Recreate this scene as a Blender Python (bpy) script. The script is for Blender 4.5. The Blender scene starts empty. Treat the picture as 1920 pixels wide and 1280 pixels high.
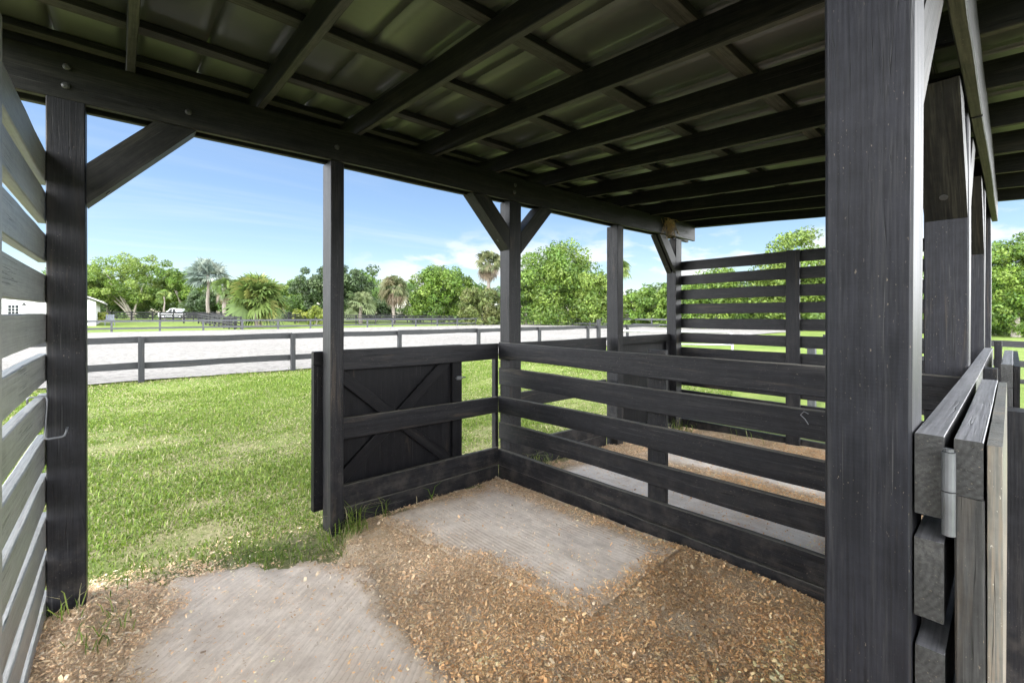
import bpy, math, random
import numpy as np
from mathutils import Vector, Matrix

random.seed(11)
rng = np.random.default_rng(11)
sc = bpy.context.scene
col = sc.collection

# ------------------------------------------------------------------ camera
F, W, HZ, YAW, EYE = 826.25, 1920.0, 590.44, math.radians(48.577), 1.5
DV = np.array([math.cos(YAW), math.sin(YAW)])
RV = np.array([math.sin(YAW), -math.cos(YAW)])
cam_d = bpy.data.cameras.new("camera")
cam = bpy.data.objects.new("camera", cam_d)
col.objects.link(cam)
cam.location = (0, 0, EYE)
cam.rotation_euler = (math.pi / 2, 0, YAW - math.pi / 2)
cam_d.sensor_width = 36.0
cam_d.lens = 36.0 * F / W
cam_d.shift_y = (HZ - 640.0) / W
cam_d.clip_start = 0.02
cam_d.clip_end = 3000
sc.camera = cam


def at(px, depth):
    """ground position seen in the photo's column px, at a given depth"""
    p = depth * (DV + (px - 960.0) / F * RV)
    return float(p[0]), float(p[1])


def ss(a, b, x):
    t = np.clip((np.asarray(x, float) - a) / (b - a), 0, 1)
    return t * t * (3 - 2 * t)


_nz = rng.uniform(-1, 1, (64, 64))


def vnoise(x, y, seed=0):
    """smooth value noise, vectorised"""
    x = np.asarray(x, float) + seed * 17.31
    y = np.asarray(y, float) + seed * 9.77
    xi, yi = np.floor(x).astype(int), np.floor(y).astype(int)
    fx, fy = x - xi, y - yi
    fx, fy = fx * fx * (3 - 2 * fx), fy * fy * (3 - 2 * fy)
    a, b = _nz[xi % 64, yi % 64], _nz[(xi + 1) % 64, yi % 64]
    c, d = _nz[xi % 64, (yi + 1) % 64], _nz[(xi + 1) % 64, (yi + 1) % 64]
    return (a * (1 - fx) + b * fx) * (1 - fy) + (c * (1 - fx) + d * fx) * fy


def fbm(x, y, s, seed=0, o=4):
    v, amp = 0, .5
    for i in range(o):
        v = v + amp * vnoise(np.asarray(x) * s, np.asarray(y) * s, seed + i)
        s *= 2.03
        amp *= .5
    return v


def H(x, y):
    """terrain height"""
    x, y = np.asarray(x, float), np.asarray(y, float)
    h = -.055 * ss(1.0, 3.1, y) * ss(.1, 1.6, x) - .045 * ss(3., 5.6, x) * ss(-2, 1.5, y)
    h = h * (1 - ss(5, 12, y)) * (1 - ss(7, 14, x))
    h = h + .010 * fbm(x, y, 1.1, 3) * (1 - ss(30, 60, np.abs(x) + np.abs(y)))
    h = h + .55 * ss(53, 80, y) * (1 - ss(25, 60, x))
    return h


# ------------------------------------------------------------------ object helpers
def tag(o, label=None, cat=None, group=None, kind=None):
    for k, v in (('label', label), ('category', cat), ('group', group), ('kind', kind)):
        if v:
            o[k] = v
    return o


def thing(name, label, cat, loc=(0, 0, 0), group=None):
    o = bpy.data.objects.new(name, None)
    o.empty_display_size = .2
    o.location = loc
    col.objects.link(o)
    return tag(o, label, cat, group)


class MB:
    """collects boards, tubes, faces; build() links them as ONE mesh object"""

    def __init__(s):
        s.v, s.f, s.g = [], [], []

    def board(s, a, b, wd, w, t, ch=.003, jit=.0012, seg=None, end=0.0):
        a, b, wd = Vector(a), Vector(b), Vector(wd)
        ax = b - a
        L = ax.length
        ax.normalize()
        td = ax.cross(wd).normalized()
        wd = td.cross(ax).normalized()
        n = seg or max(1, int(L / .22))
        c = min(ch, w * .3, t * .3)
        hw, ht = w / 2, t / 2
        sec = [(-hw + c, -ht), (hw - c, -ht), (hw, -ht + c), (hw, ht - c), (hw - c, ht), (-hw + c, ht), (-hw, ht - c), (-hw, -ht + c)]
        off = Vector((random.uniform(-40, 40), random.uniform(-.11, .11), random.uniform(-.11, .11)))
        base = len(s.v)
        ph = [random.uniform(0, 6.28) for _ in range(4)]
        for i in range(n + 1):
            u = i / n
            p = a.lerp(b, u)
            jw = jit * (1.2 * math.sin(u * L * 2.1 + ph[0]) + random.uniform(-.5, .5))
            jt = jit * (1.2 * math.sin(u * L * 1.7 + ph[1]) + random.uniform(-.5, .5))
            jb = jit * 1.6 * math.sin(u * L * 2.9 + ph[2])
            for (cw, ct) in sec:
                k = jw if cw > 0 else jb
                s.v.append(p + wd * (cw + k) + td * (ct + jt))
                s.g.append((u * L + off.x, cw + off.y, ct + off.z))
        for i in range(n):
            for k in range(8):
                k2 = (k + 1) % 8
                s.f.append((base + i * 8 + k, base + i * 8 + k2, base + (i + 1) * 8 + k2, base + (i + 1) * 8 + k))
        s.f.append(tuple(base + 7 - k for k in range(8)))
        s.f.append(tuple(base + n * 8 + k for k in range(8)))
        return s

    def bx(s, x0, x1, y0, y1, z0, z1, ax='x', **kw):
        cx, cy, cz = (x0 + x1) / 2, (y0 + y1) / 2, (z0 + z1) / 2
        if ax == 'x':
            return s.board((x0, cy, cz), (x1, cy, cz), (0, 0, 1), z1 - z0, y1 - y0, **kw)
        if ax == 'y':
            return s.board((cx, y0, cz), (cx, y1, cz), (0, 0, 1), z1 - z0, x1 - x0, **kw)
        return s.board((cx, cy, z0), (cx, cy, z1), (0, 1, 0), y1 - y0, x1 - x0, **kw)

    def tube(s, pts, rad, n=8, cap=True):
        pts = [Vector(p) for p in pts]
        if not hasattr(rad, '__len__'):
            rad = [rad] * len(pts)
        base = len(s.v)
        up = Vector((.13, .31, .94)).normalized()
        prev = None
        for i, p in enumerate(pts):
            d = (pts[min(i + 1, len(pts) - 1)] - pts[max(i - 1, 0)]).normalized()
            if prev is None:
                x = d.cross(up if abs(d.dot(up)) < .95 else Vector((1, 0, 0))).normalized()
            else:
                x = (prev - d * prev.dot(d)).normalized()
            prev = x
            y = d.cross(x)
            for k in range(n):
                a = 2 * math.pi * k / n
                s.v.append(p + (x * math.cos(a) + y * math.sin(a)) * rad[i])
                s.g.append((p.z + p.x, math.cos(a) * rad[i], math.sin(a) * rad[i]))
        for i in range(len(pts) - 1):
            for k in range(n):
                k2 = (k + 1) % n
                s.f.append((base + i * n + k, base + i * n + k2, base + (i + 1) * n + k2, base + (i + 1) * n + k))
        if cap:
            s.f.append(tuple(base + n - 1 - k for k in range(n)))
            e = base + (len(pts) - 1) * n
            s.f.append(tuple(e + k for k in range(n)))
        return s

    def quad(s, *pts):
        b = len(s.v)
        for p in pts:
            s.v.append(Vector(p))
            s.g.append(tuple(p))
        s.f.append(tuple(range(b, b + len(pts))))
        return s

    def prism(s, prof, y0, y1, axis='y'):
        """profile of (x, z) points extruded along y"""
        b, n = len(s.v), len(prof)
        for y in (y0, y1):
            for (x, z) in prof:
                s.v.append(Vector((x, y, z)))
                s.g.append((x, y, z))
        for k in range(n):
            k2 = (k + 1) % n
            s.f.append((b + k, b + k2, b + n + k2, b + n + k))
        s.f.append(tuple(b + n - 1 - k for k in range(n)))
        s.f.append(tuple(b + n + k for k in range(n)))
        return s

    def build(s, name, mat, parent=None, smooth=False, loc=None, under=None, top=None):
        off = Vector(loc) if loc else (parent_world(parent) if parent else Vector((0, 0, 0)))
        me = bpy.data.meshes.new(name)
        me.from_pydata([tuple(p - off) for p in s.v], [], s.f)
        at_ = me.attributes.new('gr', 'FLOAT_VECTOR', 'POINT')
        at_.data.foreach_set('vector', np.array(s.g, dtype=np.float32).ravel())
        me.materials.append(mat)
        if smooth:
            me.polygons.foreach_set('use_smooth', [True] * len(me.polygons))
        me.update()
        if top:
            # upward faces: light from above put into a paler colour
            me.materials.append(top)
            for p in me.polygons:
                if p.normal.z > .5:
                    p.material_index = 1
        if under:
            # downward faces: bounce from floor and lawn put into a paler colour
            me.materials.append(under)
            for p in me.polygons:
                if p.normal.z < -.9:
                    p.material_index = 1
        o = bpy.data.objects.new(name, me)
        col.objects.link(o)
        if parent:
            o.parent = parent
        elif loc:
            o.location = loc
        return o


def parent_world(p):
    l = Vector((0, 0, 0))
    while p:
        l = l + p.location
        p = p.parent
    return l


def mesh_np(name, V, polys, mat, parent=None, colors=None, smooth=False):
    """fast mesh: polys is (n,k) int array (all same size); colours per vertex"""
    me = bpy.data.meshes.new(name)
    V = np.asarray(V, np.float32)
    if parent:
        V = V - np.array(parent_world(parent), np.float32)
    n, k = polys.shape
    me.vertices.add(len(V))
    me.vertices.foreach_set('co', V.ravel())
    me.loops.add(n * k)
    me.loops.foreach_set('vertex_index', polys.astype(np.int32).ravel())
    me.polygons.add(n)
    me.polygons.foreach_set('loop_start', np.arange(0, n * k, k, dtype=np.int32))
    if smooth:
        me.polygons.foreach_set('use_smooth', np.ones(n, bool))
    if colors is not None:
        a = me.attributes.new('col', 'FLOAT_COLOR', 'POINT')
        c4 = np.ones((len(V), 4), np.float32)
        c4[:, :3] = colors
        a.data.foreach_set('color', c4.ravel())
    me.materials.append(mat)
    me.update(calc_edges=True)
    me.validate()
    o = bpy.data.objects.new(name, me)
    col.objects.link(o)
    if parent:
        o.parent = parent
    return o


# ------------------------------------------------------------------ materials
def new_mat(name):
    m = bpy.data.materials.new(name)
    m.use_nodes = True
    nt = m.node_tree
    nt.nodes.clear()
    out = nt.nodes.new('ShaderNodeOutputMaterial')
    bs = nt.nodes.new('ShaderNodeBsdfPrincipled')
    nt.links.new(bs.outputs[0], out.inputs[0])
    return m, nt, bs


def N(nt, t, **kw):
    n = nt.nodes.new(t)
    for k, v in kw.items():
        if k == 'inp':
            for kk, vv in v.items():
                n.inputs[kk].default_value = vv
        else:
            setattr(n, k, v)
    return n


def noise_n(nt, vec, scale, detail=4, rough=.55, dist=0.0):
    n = N(nt, 'ShaderNodeTexNoise', inp={'Scale': scale, 'Detail': detail, 'Roughness': rough, 'Distortion': dist})
    if vec:
        nt.links.new(vec, n.inputs['Vector'])
    return n.outputs['Fac']


def ramp(nt, fac, stops):
    r = N(nt, 'ShaderNodeValToRGB')
    el = r.color_ramp.elements
    while len(el) < len(stops):
        el.new(.5)
    for e, (p, c) in zip(el, stops):
        e.position = p
        e.color = (*c, 1) if len(c) == 3 else c
    nt.links.new(fac, r.inputs[0])
    return r.outputs[0]


def mapr(nt, v, a, b, c=0., d=1.):
    m = N(nt, 'ShaderNodeMapRange', interpolation_type='SMOOTHSTEP', inp={'From Min': a, 'From Max': b, 'To Min': c, 'To Max': d})
    nt.links.new(v, m.inputs['Value'])
    return m.outputs[0]


def mixc(nt, fac, a, b):
    m = N(nt, 'ShaderNodeMix', data_type='RGBA')
    for sck, v in ((m.inputs[0], fac), (m.inputs[6], a), (m.inputs[7], b)):
        if isinstance(v, (int, float)):
            sck.default_value = v
        elif isinstance(v, tuple):
            sck.default_value = (*v, 1)
        else:
            nt.links.new(v, sck)
    return m.outputs[2]


def mth(nt, op, a, b=None):
    m = N(nt, 'ShaderNodeMath', operation=op)
    for i, v in enumerate((a, b)):
        if v is None:
            continue
        if isinstance(v, (int, float)):
            m.inputs[i].default_value = v
        else:
            nt.links.new(v, m.inputs[i])
    return m.outputs[0]


def bump(nt, bs, h, strength, dist):
    b = N(nt, 'ShaderNodeBump', inp={'Strength': strength, 'Distance': dist})
    nt.links.new(h, b.inputs['Height'])
    nt.links.new(b.outputs[0], bs.inputs['Normal'])


def vmap(nt, src, scale):
    m = N(nt, 'ShaderNodeMapping')
    m.inputs['Scale'].default_value = scale
    nt.links.new(src, m.inputs['Vector'])
    return m.outputs[0]


def wood_paint(name, dark, light, wear, rough=.42, wear_amt=.6, speck=(.15, .125, .095), speck_lo=.665, dust=.0, spec=.5, bumpk=.5):
    """black painted rough sawn lumber: grain along each board, knots, worn edges, flecks of dust"""
    m, nt, bs = new_mat(name)
    g = N(nt, 'ShaderNodeAttribute', attribute_name='gr').outputs['Vector']
    obj = N(nt, 'ShaderNodeTexCoord').outputs['Object']
    grain = noise_n(nt, vmap(nt, g, (2.2, 60, 60)), 1.0, 5, .62, .4)
    fine = noise_n(nt, vmap(nt, g, (9, 230, 230)), 1.0, 3, .6)
    broad = noise_n(nt, vmap(nt, g, (1.0, 18, 18)), 1.0, 5, .62, .5)
    saw = N(nt, 'ShaderNodeTexWave', wave_type='BANDS', bands_direction='X', inp={'Scale': 38.0, 'Distortion': 5.0, 'Detail': 2.0, 'Detail Scale': .6})
    nt.links.new(g, saw.inputs['Vector'])
    vor = N(nt, 'ShaderNodeTexVoronoi', inp={'Scale': 1.0})
    nt.links.new(vmap(nt, g, (1.3, 4.2, 4.2)), vor.inputs['Vector'])
    knot = mapr(nt, vor.outputs['Distance'], .05, .16, 1, 0)
    f = mth(nt, 'ADD', mth(nt, 'MULTIPLY', grain, .42), mth(nt, 'ADD', mth(nt, 'MULTIPLY', broad, .30), mth(nt, 'MULTIPLY', fine, .28)))
    rg = N(nt, 'ShaderNodeTexWave', wave_type='RINGS', rings_direction='X', inp={'Scale': 34.0, 'Distortion': 2.2, 'Detail': 2.0, 'Detail Scale': 2.0})
    nt.links.new(vmap(nt, g, (.12, 1, 1)), rg.inputs['Vector'])
    iso = noise_n(nt, obj, 26, 4, .65)
    f = mth(nt, 'ADD', mth(nt, 'MULTIPLY', f, .72), mth(nt, 'ADD', mth(nt, 'MULTIPLY', rg.outputs['Fac'], .06), mth(nt, 'MULTIPLY', iso, .25)))
    c = ramp(nt, f, [(.42, dark), (.58, light)])
    w = mapr(nt, mth(nt, 'ADD', mth(nt, 'MULTIPLY', broad, .6), mth(nt, 'MULTIPLY', fine, .4)), .50, .68, 0, wear_amt)
    c = mixc(nt, w, c, wear)
    c = mixc(nt, mth(nt, 'MULTIPLY', knot, .5), c, tuple(v * .5 for v in dark))
    scf = noise_n(nt, vmap(nt, g, (1.1, 16, 16)), 1.0, 5, .7, .8)
    scb = noise_n(nt, obj, 1.7, 3, .6)
    c = mixc(nt, mth(nt, 'MULTIPLY', mth(nt, 'MULTIPLY', mapr(nt, scf, .56, .70), mapr(nt, scb, .42, .62)), .7 * wear_amt), c, (.085, .066, .048))
    chk = noise_n(nt, vmap(nt, g, (.7, 42, 42)), 1.0, 3, .5, .6)
    crk = mth(nt, 'MULTIPLY', mapr(nt, mth(nt, 'ABSOLUTE', mth(nt, 'SUBTRACT', chk, .5)), .0, .012, 1, 0), mapr(nt, scb, .50, .58))
    c = mixc(nt, mth(nt, 'MULTIPLY', crk, .8), c, (.002, .002, .002))
    scr = noise_n(nt, vmap(nt, g, (2.6, 150, 150)), 1.0, 2, .5, .3)
    c = mixc(nt, mth(nt, 'MULTIPLY', mapr(nt, scr, .69, .73), .7 * wear_amt), c, (.085, .082, .08))
    sp = noise_n(nt, vmap(nt, g, (90, 240, 240)), 1.0, 3, .6)
    sp2 = noise_n(nt, obj, 3.1, 3, .6)
    spm = mth(nt, 'MULTIPLY', mapr(nt, sp, speck_lo, speck_lo + .05), mapr(nt, sp2, .38, .58))
    c = mixc(nt, spm, c, speck)
    if dust:
        # dried mud splashed on the boards near the ground
        geo = N(nt, 'ShaderNodeNewGeometry')
        sx = N(nt, 'ShaderNodeSeparateXYZ')
        nt.links.new(geo.outputs['Position'], sx.inputs[0])
        dn = noise_n(nt, geo.outputs['Position'], 9, 5, .65)
        hz = mapr(nt, sx.outputs[2], -.05, .75, 1, 0)
        dm = mth(nt, 'MULTIPLY', mth(nt, 'MULTIPLY', hz, mapr(nt, dn, .42, .7)), dust)
        c = mixc(nt, dm, c, (.115, .10, .085))
    nt.links.new(c, bs.inputs['Base Color'])
    r = mth(nt, 'ADD', mth(nt, 'MULTIPLY', broad, .28), rough - .12)
    nt.links.new(r, bs.inputs['Roughness'])
    bs.inputs['Specular IOR Level'].default_value = spec
    hsum = mth(nt, 'ADD', mth(nt, 'MULTIPLY', grain, .8), mth(nt, 'MULTIPLY', saw.outputs['Fac'], .025))
    hsum = mth(nt, 'ADD', hsum, mth(nt, 'MULTIPLY', knot, -.5))
    hsum = mth(nt, 'ADD', hsum, mth(nt, 'MULTIPLY', crk, -.5))
    hsum = mth(nt, 'ADD', hsum, mth(nt, 'MULTIPLY', fine, .25))
    bump(nt, bs, hsum, bumpk, .004)
    return m


BLACK = wood_paint('black_painted_wood', (.0052, .0053, .0066), (.0125, .0127, .0152), (.029, .027, .0255), dust=.22, rough=.48, spec=.17)
POST = wood_paint('black_painted_post', (.0068, .007, .0095), (.0155, .016, .0212), (.032, .031, .032), rough=.48, dust=.18, wear_amt=.6, spec=.22)
REAR = wood_paint('chalky_black_rail', (.018, .018, .018), (.046, .046, .046), (.085, .082, .078), rough=.46, wear_amt=.6, spec=.35, dust=.1)
ROOFWOOD = wood_paint('black_painted_roof_timber', (.0055, .0055, .0055), (.014, .014, .0125), (.05, .046, .034), rough=.50, wear_amt=.4, speck_lo=.72, spec=.18)
GREY = wood_paint('side_lit_black_wood', (.16, .16, .155), (.26, .26, .25), (.33, .32, .30), rough=.40, wear_amt=.6, speck_lo=.76, spec=.6)  # black slats with side light and grazing sheen put into the base colour
DOORDARK = wood_paint('door_black_wood', (.0035, .0035, .0045), (.0075, .0075, .009), (.022, .021, .020), rough=.44, wear_amt=.4, spec=.13)
PLYFACE = wood_paint('weathered_plywood', (.07, .066, .06), (.15, .145, .13), (.24, .18, .12), rough=.38, wear_amt=.7, speck=(.5, .47, .4), speck_lo=.68)
FENCE = wood_paint('arena_fence_wood', (.009, .0095, .011), (.020, .021, .024), (.045, .045, .045), rough=.6, wear_amt=.5, speck_lo=.8, spec=.3)
FARFENCE = wood_paint('far_fence_wood', (.034, .036, .041), (.062, .064, .072), (.10, .10, .10), rough=.6, spec=.3, speck_lo=.8)
DARKFENCE = wood_paint('paddock_fence_wood', (.012, .012, .014), (.022, .022, .025), (.045, .045, .045), rough=.6, spec=.2, speck_lo=.8)


TOPLIT = wood_paint('sky_lit_rail_top', (.10, .10, .105), (.17, .17, .18), (.24, .235, .23), rough=.5, wear_amt=.6, spec=.35)  # sky brightness on the rear rail tops, painted into the colour
EDGELIT = wood_paint('edge_lit_black_timber', (.035, .034, .030), (.075, .072, .062), (.13, .12, .10), rough=.6, wear_amt=.6, spec=.2)  # bounced light under timbers and along rail tops, painted into the colour


def metal_mat(name, c, rough, metallic=0.0, n=.0, bumps=0, bscale=3):
    m, nt, bs = new_mat(name)
    obj = N(nt, 'ShaderNodeTexCoord').outputs['Object']
    f = noise_n(nt, obj, 14, 5, .6)
    cc = ramp(nt, f, [(.3, tuple(v * .75 for v in c)), (.7, tuple(min(1, v * 1.2) for v in c))])
    nt.links.new(cc, bs.inputs['Base Color'])
    bs.inputs['Metallic'].default_value = metallic
    rr = mapr(nt, f, .3, .7, rough - .06, rough + .08)
    nt.links.new(rr, bs.inputs['Roughness'])
    if bumps:
        bump(nt, bs, noise_n(nt, obj, bscale, 2, .4), bumps, .02)
    return m


STEEL = metal_mat('weathered_steel', (.13, .135, .145), .48, .6)
GALV = metal_mat('galvanised_pipe', (.55, .56, .57), .42, .6)
BOLT = metal_mat('black_bolt', (.05, .05, .05), .4, .5)


def roof_mat():
    m, nt, bs = new_mat('dark_metal_roofing')
    obj = N(nt, 'ShaderNodeTexCoord').outputs['Object']
    f = noise_n(nt, obj, 26, 5, .7)
    b = noise_n(nt, vmap(nt, obj, (1.6, .8, 0)), 1.3, 0, .5)
    c = ramp(nt, f, [(.3, (.050, .053, .044)), (.7, (.068, .071, .059)), (.80, (.09, .087, .07))])
    nt.links.new(c, bs.inputs['Base Color'])
    nt.links.new(mapr(nt, f, .3, .75, .33, .37), bs.inputs['Roughness'])
    bs.inputs['Specular IOR Level'].default_value = .9
    bs.inputs['IOR'].default_value = 1.6
    return m


ROOF = roof_mat()


def leaf_mat(name, tr=.35, rough=.5, spec=.35):
    m = bpy.data.materials.new(name)
    m.use_nodes = True
    nt = m.node_tree
    nt.nodes.clear()
    out = nt.nodes.new('ShaderNodeOutputMaterial')
    bs = nt.nodes.new('ShaderNodeBsdfPrincipled')
    a = N(nt, 'ShaderNodeAttribute', attribute_name='col').outputs['Color']
    nt.links.new(a, bs.inputs['Base Color'])
    bs.inputs['Roughness'].default_value = rough
    bs.inputs['Specular IOR Level'].default_value = spec
    t = nt.nodes.new('ShaderNodeBsdfTranslucent')
    hs = N(nt, 'ShaderNodeHueSaturation', inp={'Value': 1.25, 'Saturation': 1.1})
    nt.links.new(a, hs.inputs['Color'])
    nt.links.new(hs.outputs[0], t.inputs[0])
    mx = nt.nodes.new('ShaderNodeMixShader')
    mx.inputs[0].default_value = tr
    nt.links.new(bs.outputs[0], mx.inputs[1])
    nt.links.new(t.outputs[0], mx.inputs[2])
    nt.links.new(mx.outputs[0], out.inputs[0])
    return m


LEAF = leaf_mat('foliage', .22)
GRASSM = leaf_mat('grass_blades', .3, .55, .25)


def chip_mat():
    m, nt, bs = new_mat('wood_shaving')
    a = N(nt, 'ShaderNodeAttribute', attribute_name='col').outputs['Color']
    nt.links.new(a, bs.inputs['Base Color'])
    bs.inputs['Roughness'].default_value = .75
    bs.inputs['Specular IOR Level'].default_value = .25
    return m


CHIP = chip_mat()


def bark_mat(name, a, b, sc_=6):
    m, nt, bs = new_mat(name)
    obj = N(nt, 'ShaderNodeTexCoord').outputs['Object']
    f = noise_n(nt, vmap(nt, obj, (1, 1, .35)), sc_, 5, .65)
    nt.links.new(ramp(nt, f, [(.3, a), (.7, b)]), bs.inputs['Base Color'])
    bs.inputs['Roughness'].default_value = .85
    bump(nt, bs, f, .6, .05)
    return m


BARK = bark_mat('grey_bark', (.16, .14, .115), (.36, .33, .28))
PALMBARK = bark_mat('palm_bark', (.12, .10, .085), (.26, .225, .19), 9)


def ground_mat():
    m, nt, bs = new_mat('lawn_soil')
    geo = N(nt, 'ShaderNodeNewGeometry')
    p = geo.outputs['Position']
    a = noise_n(nt, p, .35, 5, .6)
    b = noise_n(nt, p, 2.4, 5, .65)
    c = noise_n(nt, p, 38, 4, .7)
    f = mth(nt, 'ADD', mth(nt, 'MULTIPLY', a, .4), mth(nt, 'ADD', mth(nt, 'MULTIPLY', b, .3), mth(nt, 'MULTIPLY', c, .3)))
    cc = ramp(nt, f, [(.33, (.075, .125, .022)), (.46, (.12, .18, .035)), (.56, (.175, .22, .055)), (.68, (.26, .26, .12))])
    # bare sandy soil shows between the blades near the shed and in worn patches
    dv_ = N(nt, 'ShaderNodeVectorMath', operation='DISTANCE')
    dv_.inputs[1].default_value = (.7, 3.0, 0)
    nt.links.new(p, dv_.inputs[0])
    nearm = mapr(nt, dv_.outputs['Value'], 1.0, 9.0, .75, .0)
    soil = ramp(nt, mth(nt, 'ADD', mth(nt, 'MULTIPLY', b, .5), mth(nt, 'MULTIPLY', c, .5)), [(.36, (.13, .125, .06)), (.52, (.235, .205, .125)), (.66, (.36, .31, .225))])
    cc = mixc(nt, mth(nt, 'MULTIPLY', nearm, mapr(nt, b, .30, .55, .45, 1)), cc, soil)
    nt.links.new(cc, bs.inputs['Base Color'])
    bs.inputs['Roughness'].default_value = .9
    bs.inputs['Specular IOR Level'].default_value = .15
    bump(nt, bs, c, .7, .03)
    return m


def sand_mat():
    m, nt, bs = new_mat('pale_arena_sand')
    geo = N(nt, 'ShaderNodeNewGeometry')
    p = geo.outputs['Position']
    a = noise_n(nt, p, .16, 4, .6)
    b = noise_n(nt, p, 5.5, 5, .7, .5)
    c = noise_n(nt, p, 24, 3, .7)
    cc = ramp(nt, a, [(.3, (.225, .216, .202)), (.7, (.27, .26, .244))])
    cc = mixc(nt, mapr(nt, b, .48, .64, 0, .55), cc, (.085, .081, .075))
    cc = mixc(nt, mapr(nt, c, .56, .72, 0, .4), cc, (.095, .09, .083))
    nt.links.new(cc, bs.inputs['Base Color'])
    bs.inputs['Roughness'].default_value = .95
    bs.inputs['Specular IOR Level'].default_value = .1
    h = mth(nt, 'ADD', b, mth(nt, 'MULTIPLY', c, .3))
    bump(nt, bs, h, .9, .07)
    return m


def dirt_mat():
    """trampled earth mixed with wood dust"""
    m, nt, bs = new_mat('stall_earth')
    geo = N(nt, 'ShaderNodeNewGeometry')
    p = geo.outputs['Position']
    a = noise_n(nt, p, 1.3, 5, .6, .4)
    b = noise_n(nt, p, 11, 5, .7)
    c = noise_n(nt, p, 75, 4, .75, .6)
    f = mth(nt, 'ADD', mth(nt, 'MULTIPLY', a, .45), mth(nt, 'MULTIPLY', b, .55))
    cc = ramp(nt, f, [(.34, (.34, .24, .15)), (.5, (.52, .40, .27)), (.64, (.62, .54, .43))])
    cc = mixc(nt, mapr(nt, c, .52, .68, 0, .75), cc, (.74, .52, .28))
    cc = mixc(nt, mapr(nt, c, .30, .44, .7, 0), cc, (.24, .165, .10))
    nt.links.new(cc, bs.inputs['Base Color'])
    bs.inputs['Roughness'].default_value = .9
    bs.inputs['Specular IOR Level'].default_value = .15
    bump(nt, bs, mth(nt, 'ADD', c, mth(nt, 'MULTIPLY', b, .6)), .8, .015)
    return m


def mat_mat(name, dx, dy, c0, c1):
    """dusty ribbed rubber mat; ridges run along (dx, dy)"""
    m, nt, bs = new_mat(name)
    geo = N(nt, 'ShaderNodeNewGeometry')
    p = geo.outputs['Position']
    mp = N(nt, 'ShaderNodeMapping')
    mp.inputs['Rotation'].default_value = (0, 0, -math.atan2(dy, dx))
    nt.links.new(p, mp.inputs['Vector'])
    q = mp.outputs[0]
    wv = N(nt, 'ShaderNodeTexWave', wave_type='BANDS', bands_direction='Y', inp={'Scale': 11.0, 'Distortion': 1.2, 'Detail': 2.0, 'Detail Scale': 1.5})
    nt.links.new(q, wv.inputs['Vector'])
    a = noise_n(nt, p, 1.9, 5, .62, .5)
    b = noise_n(nt, p, 13, 5, .7)
    st = noise_n(nt, vmap(nt, q, (3.0, 46, 1)), 1.0, 4, .65)
    ch = noise_n(nt, p, 62, 4, .75, .5)
    f = mth(nt, 'ADD', mth(nt, 'MULTIPLY', a, .5), mth(nt, 'ADD', mth(nt, 'MULTIPLY', b, .25), mth(nt, 'MULTIPLY', st, .25)))
    cc = ramp(nt, f, [(.40, c0), (.58, c1)])
    rid = mth(nt, 'MULTIPLY', mapr(nt, wv.outputs['Fac'], .22, .0, 0, .32), mapr(nt, a, .46, .62))
    cc = mixc(nt, rid, cc, tuple(v * .6 for v in c0))
    cc = mixc(nt, mth(nt, 'MULTIPLY', mapr(nt, a, .50, .66), .55), cc, (.42, .33, .25))
    cc = mixc(nt, mapr(nt, ch, .58, .68, 0, .6), cc, (.36, .26, .17))
    # bedding dust trodden in from the edges
    ea = N(nt, 'ShaderNodeAttribute', attribute_name='col').outputs['Fac']
    em = mapr(nt, mth(nt, 'ADD', ea, mth(nt, 'MULTIPLY', mth(nt, 'ADD', a, b), .55)), .52, 1.12, .95, 0)
    dirt = ramp(nt, mth(nt, 'ADD', mth(nt, 'MULTIPLY', ch, .6), mth(nt, 'MULTIPLY', b, .4)), [(.36, (.30, .215, .14)), (.52, (.52, .42, .31)), (.66, (.70, .58, .43))])
    cc = mixc(nt, em, cc, dirt)
    nt.links.new(cc, bs.inputs['Base Color'])
    bs.inputs['Roughness'].default_value = .85
    bs.inputs['Specular IOR Level'].default_value = .2
    h = mth(nt, 'ADD', mth(nt, 'MULTIPLY', mth(nt, 'MULTIPLY', wv.outputs['Fac'], mapr(nt, a, .40, .66)), .30), mth(nt, 'ADD', mth(nt, 'MULTIPLY', b, .5), mth(nt, 'MULTIPLY', ch, .35)))
    bump(nt, bs, h, .45, .007)
    return m


def plain(name, c, rough=.5, spec=.5, var=.15, scale=8):
    m, nt, bs = new_mat(name)
    obj = N(nt, 'ShaderNodeTexCoord').outputs['Object']
    f = noise_n(nt, obj, scale, 4, .6)
    nt.links.new(ramp(nt, f, [(.3, tuple(v * (1 - var) for v in c)), (.7, tuple(min(1, v * (1 + var)) for v in c))]), bs.inputs['Base Color'])
    bs.inputs['Roughness'].default_value = rough
    bs.inputs['Specular IOR Level'].default_value = spec
    return m


WHITEWALL = plain('white_siding', (.50, .50, .49), .7, .3, .05)
ROOFGREY = plain('grey_shingle', (.34, .33, .33), .8, .2, .2)
WHITEPAINT = plain('white_car_paint', (.78, .79, .80), .25, .6, .03)
GLASSD = plain('dark_window_glass', (.012, .014, .016), .30, .12, .1)
TYRE = plain('black_rubber', (.025, .025, .025), .8, .3)
RIM = metal_mat('wheel_rim', (.5, .5, .52), .35, .7)
LAMPR = plain('headlamp_lens', (.65, .66, .68), .15, .6, .05)
STRAW = plain('dry_straw', (.34, .23, .11), .8, .2, .35, 30)
GREYCHAIR = plain('grey_chair_slats', (.11, .12, .14), .6, .3, .1)

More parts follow.
